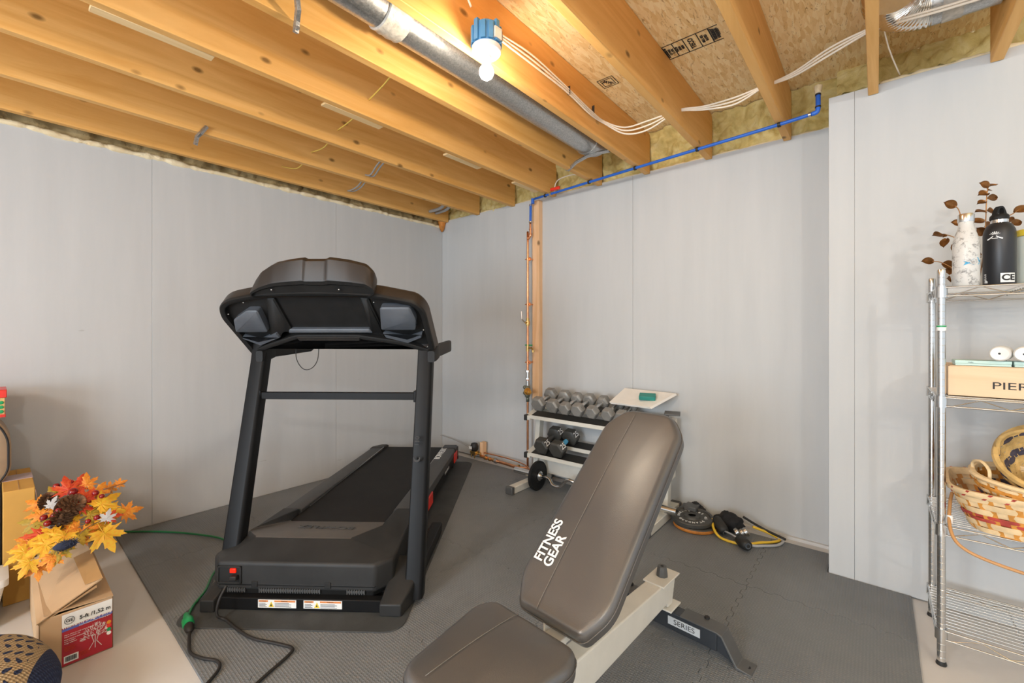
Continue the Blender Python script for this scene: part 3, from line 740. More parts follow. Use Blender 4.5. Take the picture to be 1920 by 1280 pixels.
h = MB(); h.loft([[(-.375, .058, .050), (.315, .058, .050), (.375, .125, .050), (-.435, .12, .050)], [(-.388, .0485, .10), (.327, .0485, .10), (.3935, .12, .10), (-.4515, .11, .10)]])
h.out('lower_lip', 'black', hood, bevel=.004)
for x0_, n_ in ((-.20, 26), (.20, 8), (-.345, 8)):
    b = MB()
    for k in range(n_): b.box((x0_+.011*k, .046, .062), (x0_+.005+.011*k, .054, .082))
    b.box((x0_, .0478, .066), (x0_+.011*n_-.006, .0482, .078)); b.out('air_vent', 'rail', hood)
for x in (-.235, .10): MB().box((x, .046, .085), (x+.028, .0505, .112)).out('hood_clip', 'darkgap', hood, bevel=.002)
b = MB()
for (x0, x1, y0, y1) in ((-.395, -.285, .172, .179), (-.395, -.285, .100, .107), (-.395, -.388, .100, .179), (-.292, -.285, .100, .179)): b.box((x0+.005, .043, y0), (x1+.005, .060, y1))
sw = b.out('power_inlet', 'hood', T, bevel=.0015)
MB().box((-.385, .0475, .106), (-.285, .0495, .174)).out('inlet_recess', 'darkgap', sw)
MB().box((-.330, .040, .150), (-.303, .048, .170)).out('power_switch', 'switch', sw, bevel=.002)
MB().box((-.322, .025, .122), (-.292, .048, .142)).out('power_plug', 'ink', sw, bevel=.004)
text('BOWFLEX', .05, 'rail', 'lettering', hood, basis((-.03, .345, .2250), (-1, .03, 0), (0, -1, .13)), .0015, sx=1.3)
# deck
dk = MB(); dk.box((-.40, .50, .075), (.32, 2.16, .135)); dk.out('deck', 'black', T, bevel=.004)
bl = MB(); rg = []
def beltsec(x):
    return [(x, .51, .176), (x, 2.19, .150), (x, 2.215, .137), (x, 2.22, .118), (x, 2.21, .10), (x, 2.17, .095), (x, .51, .14)]
bl.loft([beltsec(-.318), beltsec(.226)]).out('running_belt', 'belt', T, smooth=50)
for sx, xo, xi in ((-1, -.432, -.318), (1, .347, .226)):
    r = MB()
    def sec(y, zt): 
        return [(xi, y, zt-.045), (xi, y, zt-.004), (xi+.008*sx, y, zt), (xo-.012*sx, y, zt), (xo, y, zt-.010), (xo, y, zt-.10), (xo-.02*sx, y, zt-.115), (xo-.04*sx, y, zt-.10)]
    r.loft([sec(.64, .195), sec(2.10, .168)])
    rl = r.out('foot_rail', 'rail', T, bevel=.003)
    e = MB()
    e.loft([[(p[0]+(.004*sx if abs(p[0]-xo) < .03 else 0), y, p[2]+dzv) for p in sec(y, zt)] for y, zt, dzv in ((2.08, .169, .004), (2.20, .167, .004), (2.245, .155, 0), (2.25, .14, -.01))]).out('end_cap', 'shell', T, smooth=40)
    # side skirt
    s = MB(); s.box((min(xo, xo-.012*sx), .64, .045), (max(xo, xo-.012*sx), 2.12, .12)); s.out('side_skirt', 'black', T, bevel=.003)
    MB().box((xi-.002, .66, .170), (xi+.004, 2.1, .1725), Matrix.Identity(4)).out('rail_trim', 'steel', rl)
for y0 in (.98, 2.02):
    MB().box((.335, y0, .052), (.356, y0+.14, .132)).out('red_reflector', 'red', T, bevel=.004)
for x in (-.40, .315): 
    MB().cyl((x-.02, 2.06, .031), (x+.02, 2.06, .031), .030, seg=20).out('wheel', 'rubber', T, smooth=40)
text('BOWFLEX', .066, 'white', 'lettering', T, basis((.254, 1.90, .1742), (0, 1, -.018), (-1, 0, 0)), .001, sx=1.15, bold=.001)
text('TREADMILL 22', .03, 'tubegrey', 'lettering', T, basis((.3478, 1.68, .095), (0, 1, 0), (0, 0, 1)), .0015)
for k, x in enumerate((-.185, .02)):
    lb = MB().box((x, .0175, .014), (x+.172, .0195, .049)).out('warning_label', 'white', T)
    b = MB(); b.box((x+.004, .0165, .040), (x+.045, .0178, .047)); b.box((x+.074, .0165, .040), (x+.168, .0178, .047)); b.out('orange_band', plain('orange_print', (.72, .24, .06), .5, var=.02), lb)
    b = MB(); b.prism([Vector((x+.048, .018)), Vector((x+.072, .018)), Vector((x+.060, .042))], lambda p: (p.x, .0178, p.y), lambda p: (p.x, .0162, p.y)); b.out('warning_triangle', 'yellowl', lb)
    b = MB(); b.prism([Vector((x+.056, .022)), Vector((x+.064, .022)), Vector((x+.060, .034))], lambda p: (p.x, .0163, p.y), lambda p: (p.x, .0158, p.y))
    for q in range(4): b.box((x+.076, .0165, .018+.005*q), (x+.15-.01*(q % 2), .0178, .0195+.005*q)); b.box((x+.006, .0165, .018+.005*q), (x+.04-.006*(q % 2), .0178, .0195+.005*q))
    b.out('label_print', 'ink', lb)
    for xx, sz in ((x+.024, .006), (x+.12, .006)): text('WARNING', sz, 'ink', 'label_lettering', lb, basis((xx, .0163, .0436), (1, 0, 0), (0, 0, 1)), .0002)

# console
CO = Vector((0, .40, 1.12-.017)); CV = Vector((0, -.25, .31)).normalized(); CN = Vector((0, .31, .25)).normalized()
def cp3(p, d=0.): return CO + Vector((p[0], 0, 0)) + CV*p[1] + CN*d
main = [(-.497, .325), (-.441, .362), (-.297, .393), (-.16, .403), (-.019, .407), (.13, .403), (.277, .393), (.472, .345), (.512, .29), (.528, .004), (.441, .042), (.361, .075), (.139, .118), (-.169, .118), (-.346, .053), (-.453, 0.), (-.516, .258)]
mr = rounded(main, [.03, .03, .05, .05, .05, .05, .05, .04, .05, .02, .03, .03, .03, .03, .03, .02, .03], 4)
cs = MB()
inn = inset(mr, .026)
cs.mi = 1
cs.loft([[cp3(p, .030) for p in inn], [cp3(p, .004) for p in inn], [cp3(p, 0) for p in inset(mr, .020)], [cp3(p, 0) for p in inset(mr, .005)], [cp3(p, .006) for p in mr], [cp3(p, .014) for p in inset(mr, -.001)]], True, False)
cs.mi = 0
cs.loft([[cp3(p, .014) for p in inset(mr, -.001)], [cp3(p, .070) for p in inset(mr, -.006)], [cp3(p, .092) for p in inset(mr, .004)], [cp3(p, .098) for p in inset(mr, .02)]], False, True)
con = cs.out('console', ['shell', 'black'], T, smooth=45)  # brown sides, black rim and recess: lamp light and shade put into colour
hp_ = [(-.304, .385), (-.300, .43), (-.246, .484), (-.177, .524), (-.10, .540), (-.027, .549), (-.018, .541), (.076, .541), (.090, .550), (.18, .536), (.262, .512), (.290, .47), (.294, .42), (.27, .385)]
hr = rounded(hp_, .012, 2)
def hq(p, sx, f): return (p[0]*sx, .385+(p[1]-.385)*f)
cs = MB(); cs.mi = 1; cs.loft([[cp3(hq(p, .96, .36), .004) for p in hr], [cp3(hq(p, .98, .44), -.010) for p in hr], [cp3(hq(p, 1., .56), -.010) for p in hr]], True, False)
cs.mi = 0; cs.loft([[cp3(hq(p, 1., .56), -.010) for p in hr], [cp3(hq(p, 1.005, .62), -.004) for p in hr], [cp3(p, .055) for p in hr], [cp3((p[0]*.97, p[1]-.004), .085) for p in hr]], False, True)
dh = cs.out('display_housing', ['shell', 'black'], T, smooth=35)  # brown top over black underside paints how the lamp lights the housing
for x in (-.19, .13): MB().ball(cp3((x, .425), -.006), .005, 8, 6).out('screw', 'steel', dh, smooth=180)
# recess features
def plate(poly, d0, d1, name, m, par, r=.008, ins=.008, bevel=0):
    q = rounded(poly, r, 3)
    return MB().loft([[cp3(p, d0) for p in q], [cp3(p, d1+.006) for p in q], [cp3(p, d1) for p in inset(q, ins)]]).out(name, m, par, smooth=40)
plate([(-.250, .362), (-.212, .362), (-.190, .150), (-.235, .150), (-.30, .06), (-.34, .06)], .032, .012, 'strut', 'black', con)
plate([(.205, .362), (.245, .362), (.285, .12), (.235, .15), (.215, .150)], .032, .012, 'strut', 'black', con)
plate([(-.205, .175), (.21, .175), (.222, .148), (-.215, .148)], .032, .008, 'ledge', 'grey', con)
plate([(-.47, .17), (-.448, .25), (-.36, .305), (-.305, .305), (-.305, .17)], .032, -.012, 'cup_holder', 'grey', con, .012)
plate([(.278, .184), (.30, .322), (.445, .322), (.462, .25), (.45, .184)], .032, -.012, 'cup_holder', 'grey', con, .012)
for L_ in ([(-.468, .135), (-.385, .10), (-.270, .158), (-.262, .125), (-.385, .070), (-.46, .115)], [(.275, .155), (.395, .118), (.475, .150), (.47, .125), (.395, .088), (.285, .125)]):
    plate(L_, .032, .002, 'tray_rib', 'grey', con, .004, .004)
for q in ((-.475, .27), (-.46, .12), (-.37, .34), (.45, .34), (.485, .17), (.27, .34), (.49, .06)): MB().ball(cp3(q, .012), .004, 8, 6).out('screw', 'steel', con, smooth=180)
plate([(-.175, .135), (.16, .135), (.15, .108), (-.165, .108)], .03, -.004, 'bottom_cover', 'ink', con, .004, .004)
# handlebars
for x0, x1 in ((-.395, -.375), (.510, .512)):
    b = MB(); rg = []
    for y, z, s in ((.36, 1.105, .6), (.40, 1.12, .85), (.45, 1.128, .85), (.47, 1.13, .8)):
        rg.append([(x0 + p.x*s, y, z + p.y*s) for p in rounded([(-.03, -.048), (.03, -.048), (.03, .048), (-.03, .048)], .018, 3)])
    b.loft(rg).out('handlebar_mount', 'black', T, smooth=40)
    b = MB(); rg = []
    for k, (y, z, s) in enumerate(((.46, 1.130, 1), (.60, 1.134, 1), (.78, 1.141, 1), (.86, 1.144, 1), (.875, 1.145, .8))):
        xx = x0 + (x1-x0)*k/4
        rg.append([(xx + p.x*s, y, z + p.y*s) for p in rounded([(-.016, -.036), (.016, -.036), (.016, .036), (-.016, .036)], .014, 3)])
    b.loft(rg).out('handlebar_grip', 'black', T, smooth=40)
MB().tube(smooth_path([(-.245, .45, 1.175), (-.24, .44, 1.09), (-.205, .44, 1.035), (-.16, .44, 1.035), (-.125, .44, 1.08), (-.12, .45, 1.17)], 8), .0022, 6).out('hanging_wire', 'ink', T, smooth=180)

# cords
def cord(name, pts, r, m, lb, n=10):
    o = MB().tube(smooth_path(pts, n), r, 10).out(name, m, smooth=180); center(o); return tag(o, lb, 'cord')
cord('power_cord', [(-2.168, .650, .147), (-2.155, .618, .10), (-2.150, .61, .045), (-2.13, .635, .022), (-2.02, .648, .020), (-1.92, .668, .020), (-1.82, .715, .020), (-1.745, .745, .020), (-1.715, .72, .02), (-1.675, .62, .02), (-1.62, .50, .02), (-1.55, .36, .008)], .0058, 'ink', 'black power cord looping from the treadmill hood across the mat')
cord('extension_cord', [(-3.55, .52, .018), (-3.39, .655, .019), (-3.20, .775, .020), (-2.97, .870, .024), (-2.80, .85, .024), (-2.66, .77, .024), (-2.56, .705, .024), (-2.44, .645, .024), (-2.35, .575, .022), (-2.262, .532, .026)], .0055, 'green', 'green extension cord running from behind the box along the left wall to the treadmill')
cn = thing('cord_connector', 'green plug joining the green cord to the black cord on the mat', 'plug', (-2.19, .52, .012))
ax = Vector((-.13, .018, 0)).normalized()
MB().lathe([(.0, 0), (.018, .0), (.021, .01), (.021, .045), (.015, .055), (.012, .085), (.008, .10), (0, .10)], (.0, 0, .018), ax, 16).out('socket', 'greenp', cn, smooth=50)
MB().lathe([(.0, 0), (.016, .0), (.018, .008), (.016, .03), (.009, .045), (0, .05)], (.0, 0, .018), -ax, 16).out('plug', 'ink', cn, smooth=50)
cord('power_cord', [(-2.145, .513, .028), (-2.10, .50, .02), (-2.02, .485, .019), (-1.95, .505, .019), (-1.895, .535, .019), (-1.845, .53, .019), (-1.79, .47, .018), (-1.74, .38, .008)], .0055, 'ink', 'black cord end running from the green plug toward the bottom edge')

# ---------------------------------------------------------------- weight bench
B = thing('weight_bench', 'black padded incline weight bench on cream frame in the foreground', 'weight bench', (-.732, 1.068, .012), R(-4))
def cushion(name, poly, th, fr, par, r=.02, crown=.010, seam=True):
    "fr maps (x, y, h) to the parent's space; h is up through the pad"
    L = [(inset(poly, .012), 0), (poly, .006), (poly, th-r*1.15)]
    for k in range(1, 6):
        t = k/5*PI/2; L.append((inset(poly, r*(1-math.cos(t))), th-r*1.15+r*math.sin(t)))
    c = sum((Vector(p) for p in poly), Vector((0, 0)))/len(poly)
    top = inset(poly, r)
    for q in (.85, .7, .5, .25): L.append(([c + (p-c)*q for p in top], th-r*.15+crown*(1-q*q)))
    b = MB().loft([[fr @ Vector((p[0], p[1], h)) for p in pl_] for pl_, h in L])
    o = b.out(name, 'vinyl', par, smooth=60)
    e = inset(poly, -.001)
    for h in (th-r*1.3,):
        pts = [fr @ Vector((p[0], p[1], h)) for p in e]; pts.append(pts[0])
        MB().tube(pts, .0021, 6).out('piping', 'vinyl', o, smooth=180)
    return o
def seam_line(pts, fr, par):
    MB().tube([fr @ Vector(p) for p in pts], .0009, 5).out('seam', 'seam', par, smooth=180)
BT = R(39.5); S0 = Vector((-.008, .010, .345))
fb = basis(S0, (1, 0, 0), (0, math.cos(BT), math.sin(BT)))
LB = .835
bp2 = rounded([(-.120, 0), (.120, 0), (.168, .09), (.160, LB-.09), (.095, LB), (-.095, LB), (-.160, LB-.09), (-.168, .09)], [.02, .02, .04, .035, .04, .04, .035, .04], 6)
bk = cushion('backrest', bp2, .066, fb, B, .024)
def crown_h(x, y): return .0668
seam_line([(-.045, .012+.0, .062)] + [(-.045, .03+k*(LB-.06)/20, .0672+.0072*math.sin(PI*(k+.5)/21)) for k in range(21)], fb, bk)
TM = basis(fb @ Vector((-.098, .215, .0705)), fb.to_3x3() @ Vector((.02, 1, 0)), fb.to_3x3() @ Vector((-1, .02, 0)))
text('FITNESS', .047, 'white', 'lettering', bk, TM @ Matrix.Translation((0, .0205, 0)), .0006, bold=.0011, sx=.92)
text('GEAR', .047, 'white', 'lettering', bk, TM @ Matrix.Translation((-.026, -.0205, 0)), .0006, bold=.0011, sx=.92)
b = MB()
for x in (-.05, .05): b.box((x-.02, .05, -.028), (x+.02, LB-.18, -.002), fb)
b.box((-.10, .12, -.03), (.10, .16, -.004), fb); b.box((-.10, .5, -.03), (.10, .54, -.004), fb)
b.out('backrest_frame', 'cream', B, bevel=.003)
# seat: slopes very slightly, narrower at the front
ST = R(5)
fs = basis((-.0, -.095, .372), (1, 0, 0), (0, math.cos(ST), -math.sin(ST)*.0))
sp_ = rounded([(.150, 0), (-.150, 0), (-.180, -.06), (-.125, -.36), (.125, -.36), (.180, -.06)], [.06, .06, .05, .06, .06, .05], 6)
se = cushion('seat', sp_, .062, fs, B, .024)
seam_line([(-.045, -.012-.0, .058)] + [(-.045, -.03-k*.3/12, .0637+.006*math.sin(PI*(k+.5)/13)) for k in range(13)], fs, se)
MB().box((-.09, -.38, .33), (.09, -.12, .373)).out('seat_frame', 'cream', B, bevel=.003)
# spine
s = MB(); s.loft([[(-.035, -.62, .06), (.035, -.62, .06), (.035, -.62, .13), (-.035, -.62, .13)],
                  [(-.035, -.25, .11), (.035, -.25, .11), (.035, -.25, .235), (-.035, -.25, .235)],
                  [(-.035, 0, .115), (.035, 0, .115), (.035, 0, .245), (-.035, 0, .245)],
                  [(-.035, .715, .135), (.035, .715, .135), (.035, .715, .222), (-.035, .715, .222)]])
s.out('spine_tube', 'cream', B, bevel=.005, bseg=3)
b = MB(); b.box((-.03, -.22, .24), (.03, .02, .34)); b.box((-.045, .0, .24), (-.037, .30, .40)); b.out('hinge_bracket', 'cream', B, bevel=.003)
b = MB(); b.loft([[(-.03, .665, .225), (.03, .665, .225), (.03, .705, .112), (-.03, .705, .112)], [(-.03, .78, .225), (.03, .78, .225), (.03, .745, .112), (-.03, .745, .112)]])
b.out('rear_post', 'cream', B, bevel=.003)
MB().box((-.045, .635, .222), (.045, .785, .229)).out('top_plate', 'cream', B, bevel=.002)
MB().box((-.05, .69, .102), (.05, .785, .109)).out('foot_plate', 'cream', B, bevel=.002)
MB().lathe([(.0, 0), (.024, 0), (.022, .02), (.019, .036), (.017, .039), (.007, .039), (.006, .03), (0, .03)], (0, .715, .229), seg=8).out('rubber_bumper', 'greyp', B, smooth=30)
b = MB(); b.box((-.22, .705, .028), (.22, .765, .10)); 
st_ = b.out('rear_stabilizer', 'navyp', B, bevel=.004)
for sx in (-1, 1):
    b = MB(); q = [(.08, .104), (.222, .104), (.240, .098), (.292, .010), (.340, .006), (.340, 0), (.287, 0), (.236, .090), (.220, .098), (.08, .098)]
    b.loft([[(sx*x, y, z+.0) for x, z in q] for y in (.700, .772)]).out('end_plate', 'greyp', B, bevel=.002)
    MB().cyl((sx*.320, .736, .0055), (sx*.320, .736, .0075), .009, seg=16).out('bolt_hole', 'darkgap', B)
    b = MB(); b.loft([[(sx*x, y, z) for x, z in ((.19, .028), (.22, .028), (.274, .012), (.228, .10), (.19, .10))] for y in (.710, .760)]).out('end_web', 'navyp', B, bevel=.002)
    MB().lathe([(0, 0), (.010, 0), (.010, .008), (.005, .010), (0, .010)], (sx*.165, .760, .104), seg=6).out('bolt', 'ink', B)
lb = MB().box((.030, .7035, .050), (.158, .7052, .082)).out('label_plate', 'label', st_)
text('SERIES', .0275, 'ink', 'lettering', lb, basis((.096, .7033, .0655), (1, 0, 0), (0, 0, 1)), .0003, sx=1.12)
b = MB(); b.box((-.20, -.66, .0), (.20, -.60, .06)); b.out('front_stabilizer', 'navyp', B, bevel=.004)

# ---------------------------------------------------------------- dumbbell rack
K = thing('dumbbell_rack', 'off-white two-tier dumbbell rack against the back wall', 'rack', (-1.61, 2.80, .012))
def KW(b, n, m, par=None, **k): return b.out(n, m, par or K, world=True, **k)
for x in (-2.145, -1.075):
    b = MB(); b.box((x-.03, 2.545, .014), (x+.03, 3.045, .066)); KW(b, 'foot', 'rackw', bevel=.004)
    for y in (2.515, 3.045): 
        b = MB(); b.box((x-.034, y, .012), (x+.034, y+.035, .070)); KW(b, 'end_cap', 'greyp', bevel=.006)
    b = MB(); b.loft([[(x-.022, 2.84, .066), (x+.022, 2.84, .066), (x+.022, 2.90, .066), (x-.022, 2.90, .066)], [(x-.022, 2.90, .66), (x+.022, 2.90, .66), (x+.022, 2.96, .66), (x-.022, 2.96, .66)]]); KW(b, 'upright', 'rackw', bevel=.005)
    for z in (.545, .245):
        b = MB(); y = 2.86 + .06*(z/.6)
        b.loft([[(x-.026, 2.745, z), (x-.026, 2.745, z+.035), (x-.026, y+.1, z+.11), (x-.026, y+.1, z+.02)], [(x+.026, 2.745, z), (x+.026, 2.745, z+.035), (x+.026, y+.1, z+.11), (x+.026, y+.1, z+.02)]])
        KW(b, 'shelf_bracket', 'rackw', bevel=.003)
        b = MB(); b.box((x-.028, 2.735, z-.004), (x+.0, 2.785, z+.042)); KW(b, 'end_cap', 'rubber', bevel=.005)
b = MB(); b.box((-2.12, 2.875, .11), (-1.10, 2.885, .215)); KW(b, 'cross_brace', 'cream', bevel=.002)
for z in (.56, .26):
    for y0, zz in ((2.745, z), (2.90, z+.062)):
        b = MB()
        b.loft([[(x, y0, zz), (x, y0, zz+.028), (x, y0+.004, zz+.028), (x, y0+.006, zz+.012), (x, y0+.105, zz+.042), (x, y0+.105, zz+.034)] for x in (-2.12, -1.10)])
        KW(b, 'shelf_rail', 'rackw', smooth=30)
        b = MB(); b.loft([[(x, y0+.006, zz+.013), (x, y0+.006, zz+.020), (x, y0+.105, zz+.050), (x, y0+.105, zz+.043)] for x in (-2.118, -1.102)])
        KW(b, 'rubber_liner', 'rubber')

def dumbbell(name, lb, r, L, hl, x, y, z, m, num=None, tilt=R(17), group=None, yaw=0, spin=0, nb=.8):
    D = thing(name, lb, 'dumbbell', (x, y, z), group=group, rot=(tilt, 0, yaw))
    half = hl/2
    for s in (-1, 1):
        b = MB(); rings = []
        y0 = s*half; y1 = s*(half+L); ph = spin
        for yy, q in ((y0, .72), (y0+s*.012, 1.), (y1-s*.012, 1.), (y1, .80)):
            rings.append([(r*q*math.cos(ph+PI/3*k), yy, r*q*math.sin(ph+PI/3*k)) for k in range(6)])
        hd = b.loft(rings).out('head', m, D, bevel=.003, bseg=2)
        if num:
            ang = ph + R(30)   # centre of upper right face
            for fa in (ang,):
                n = Vector((math.cos(fa), 0, math.sin(fa))); ap = r*math.cos(PI/6)
                up = Vector((-math.sin(fa), 0, math.cos(fa)))
                text(num, r*nb, 'white' if m == 'irondark' else 'seam', 'lettering', hd, basis(n*(ap+.0004) + Vector((0, s*(half+L/2), 0)), (0, 1, 0), up), .0004, bold=.0006)
    b = MB().lathe([(.0125, -half-.004), (.0125, -half+.01), (.0155, -half*.45), (.0165, 0), (.0155, half*.45), (.0125, half-.01), (.0125, half+.004)], ax=(0, 1, 0), seg=16)
    b.out('handle', 'steel' if m == 'iron' else 'greyp', D, smooth=60)
    return D
fr_px = [(1010, 757, .061), (1045, 762, .058), (1071, 768, .052), (1094, 773, .054), (1122, 776, .050), (1152, 780, .048), (1176, 782, .046)]
TOPD = [(-2.052, .062, '15', 'largest grey hex dumbbell at the left end of the top shelf'),
        (-1.915, .059, '10', 'second grey hex dumbbell from the left on the top shelf, marked 10'),
        (-1.802, .052, None, 'third grey hex dumbbell from the left on the top shelf, unmarked'),
        (-1.692, .054, '12', 'fourth grey hex dumbbell from the left on the top shelf'),
        (-1.572, .051, None, 'fifth grey hex dumbbell from the left, partly under the white papers'),
        (-1.448, .049, None, 'sixth grey hex dumbbell from the left, in front of the white papers'),
        (-1.345, .047, None, 'rightmost grey hex dumbbell, just left of the bench pad')]
for x, r, nn, lb in TOPD:
    dumbbell('hex_dumbbell', lb, r, .068, .11, x, 2.862, .610+.048+r*.80, 'iron', nn, group='grey dumbbells on the top shelf', nb=.6)
dumbbell('hex_dumbbell', 'black hex dumbbell marked 25 at the left end of the lower shelf', .070, .078, .115, -2.01, 2.862, .386, 'irondark', '25', group='black dumbbells on the lower shelf')
d_ = dumbbell('hex_dumbbell', 'black hex dumbbell with a blue band round its handle on the lower shelf', .070, .078, .115, -1.865, 2.862, .386, 'irondark', '25', group='black dumbbells on the lower shelf')
MB().cyl((0, -.03, 0), (0, .025, 0), .018, seg=16).out('blue_band', plain('light_blue_band', (.10, .42, .70), .5), d_, smooth=40)
o = MB(); P = [(-1.47, 2.86, .020), (-1.16, 2.84, .020), (-1.06, 3.04, .100), (-1.44, 3.05, .105)]
o.loft([[(p[0]-.003*k, p[1]-.002*k, .712+p[2]+.004*k) for p in P] for k in range(4)])
tag(center(o.out('paper_sheet', 'paper')), 'white papers lying across the right end of the top shelf', 'paper')
o = MB().box((-.055, -.032, 0), (.055, .032, .030)); o.xf(Matrix.Translation((-1.225, 2.93, .785)) @ Matrix.Rotation(R(18), 4, 'Z') @ Matrix.Rotation(R(18), 4, 'X')); tag(center(o.out('teal_box', 'teal', bevel=.004)), 'small teal box on top of the white papers', 'box')
o = MB().box((-.05, -.06, 0), (.05, .06, .012)); o.xf(Matrix.Translation((-1.045, 2.91, .700)) @ Matrix.Rotation(R(18), 4, 'Z')); tag(center(o.out('grey_case', 'greyp', bevel=.003)), 'flat grey case at the far right end of the top shelf', 'case')
# curl bar
E_ = thing('curl_bar', 'chrome zigzag curl bar with a black weight plate, lying in front of the rack', 'barbell', (-1.6, 2.735, .012))
zc = .127
zz = [(-2.02, zc), (-1.93, zc), (-1.875, zc-.035), (-1.81, zc-.03), (-1.75, zc+.03), (-1.70, zc+.03), (-1.62, zc-.01), (-1.58, zc-.01), (-1.50, zc+.03), (-1.45, zc+.03), (-1.38, zc-.035), (-1.33, zc-.035), (-1.27, zc), (-1.18, zc)]
MB().tube(smooth_path([(x, 2.735+(.02 if abs(z-zc) > .02 else 0)*-1, z) for x, z in zz], 5), .0125, 12).out('bar', 'chrome', E_, world=True, smooth=180)
MB().cyl((-2.26, 2.735, zc), (-2.035, 2.735, zc), .024, seg=24).out('sleeve', 'chrome', E_, world=True, smooth=40)
MB().cyl((-1.17, 2.735, zc), (-.955, 2.735, zc), .024, seg=24).out('sleeve', 'chrome', E_, world=True, smooth=40)
for x0 in (-2.045, -1.185):
    b = MB().lathe([(.0, 0), (.105, 0), (.113, .003), (.114, .012), (.113, .022), (.105, .025), (.10, .022), (.05, .022), (.045, .025), (0, .025)], (x0, 2.735, zc), (1, 0, 0), 48)
    pt = b.out('weight_plate', 'black', E_, world=True, smooth=30)
    MB().lathe([(.0, 0), (.034, 0), (.036, .004), (.036, .012), (.028, .016), (.022, .026), (0, .026)], (x0+.025, 2.735, zc), (1, 0, 0), 28).out('collar', 'chrome', E_, world=True, smooth=40)
    MB().lathe([(.112, -.0005), (.1145, -.0005), (.1145, .002), (.112, .002)], (x0+.023, 2.735, zc), (1, 0, 0), 48, caps=False).out('plate_rim', 'steel', pt, smooth=30) if False else None
# plates on the floor
def wplate(loc, m, lb, rot, edge=None):
    P_ = thing('weight_plate', lb, 'weight plate', loc, group='stacked weight plates', rot=rot)
    MB().lathe([(.022, 0), (.124, 0), (.128, .004), (.128, .022), (.124, .027), (.110, .028), (.105, .020), (.052, .019), (.045, .030), (.024, .031), (.022, .028)], seg=48, caps=False).out('plate_body', m, P_, smooth=35)
    if edge: MB().lathe([(.1275, .003), (.1295, .006), (.1295, .018), (.1275, .022)], seg=48, caps=False).out('rusty_edge', edge, P_, smooth=60)
    return P_
wplate((-.888, 2.868, .014), 'plate', 'orange-edged round weight plate at the bottom of the floor stack', (0, 0, 0), 'rust')
P_ = wplate((-.905, 2.872, .050), 'plate', 'dark round weight plate with raised lettering on top of the floor stack', (R(4), 0, 0))
for k, ch in enumerate('LBS 45 STANDARD BARBELL'):
    if ch == ' ': continue
    t = -2*PI*k/23; text(ch, .024, 'white', 'lettering', P_, Matrix.Rotation(t, 4, 'Z') @ Matrix.Translation((0, .080, .0205)), .001)
b = MB(); b.box((-.98, 2.93, .075), (-.90, 3.02, .105)); b.box((-1.02, 2.90, .013), (-.95, 3.06, .075))
tag(center(b.out('grey_block', 'greyp', bevel=.006)), 'dark block behind the weight plates by the wall', 'block')
# bands and handles
def clothlump(c, r, seed):
    b = MB().ball(c, r, 28, 18)
    for v in b.bm.verts:
        p = v.co - Vector(c); f = 1 + .35*noise.noise(v.co*28 + Vector((seed, 0, 0))) + .16*noise.noise(v.co*60)
        v.co = Vector(c) + p*f; v.co.z = max(v.co.z, .014)
    return b
tag(center(clothlump((-.715, 2.965, .055), (.085, .06, .062), 2).out('cloth_bag', 'cloth', smooth=180)), 'crumpled black fabric pouch among the exercise bands by the wall', 'pouch')
tag(center(clothlump((-.93, 3.02, .06), (.06, .04, .05), 7).out('cloth_strap', 'cloth', smooth=180)), 'black strap bunched behind the weight plates', 'strap')
tag(center(MB().tube(smooth_path([(-.79, 2.90, .075), (-.765, 2.83, .05), (-.72, 2.79, .024), (-.65, 2.775, .021), (-.58, 2.79, .024), (-.52, 2.85, .03), (-.47, 2.92, .022), (-.44, 2.99, .02), (-.50, 3.02, .03), (-.58, 2.98, .06)]), .0075, 10).out('resistance_band', 'yellow', smooth=180)), 'yellow rubber exercise band tube curled on the mat by the wall', 'exercise band')
tag(center(MB().tube(smooth_path([(-.60, 2.80, .035), (-.55, 2.80, .023), (-.50, 2.84, .021), (-.44, 2.90, .021), (-.42, 2.98, .021), (-.45, 3.0, .024)]), .0075, 10).out('resistance_band', 'tubegrey', smooth=180)), 'light grey exercise band tube beside the yellow one', 'exercise band')
tag(center(MB().tube(smooth_path([(-.63, 2.97, .11), (-.58, 3.0, .075), (-.52, 3.02, .045), (-.45, 3.0, .036), (-.41, 2.99, .03)]), .007, 10).out('resistance_band', 'rubber', smooth=180)), 'black exercise band tube sloping against the wall', 'exercise band')
def handle(c, ax, lb):
    H = thing('band_handle', lb, 'handle', c, group='exercise band handles')
    MB().lathe([(.0, -.05), (.022, -.05), (.027, -.04), (.030, -.01), (.031, .02), (.027, .045), (.016, .052), (.0, .052)], ax=ax, seg=24).out('grip', 'rubber', H, smooth=50)
    a = Vector(ax).normalized()
    MB().lathe([(.010, .0), (.016, .0), (.016, .003), (.010, .003)], a*.051, ax=ax, seg=20, caps=False).out('grip_ring', 'grey', H, smooth=50)
handle((-.585, 2.755, .045), (.62, -.75, .1), 'round black grip end facing the camera on the exercise band')
handle((-.735, 2.865, .065), (.6, -.5, -.45), 'black grip lying against the fabric pouch inside the yellow loop')
b = MB()
for q in ((-.62, 2.90, .04), (-.60, 2.89, .055), (-.64, 2.86, .05)): b.lathe([(.02, -.012), (.026, -.008), (.026, .008), (.02, .012)], q, (.6, .3, .5), 16)
b.tube([(-.70, 2.83, .05), (-.66, 2.81, .05), (-.63, 2.80, .045)], .006, 8); tag(center(b.out('metal_clip', 'steel', smooth=40)), 'metal rings and clips joining the exercise bands', 'clip')

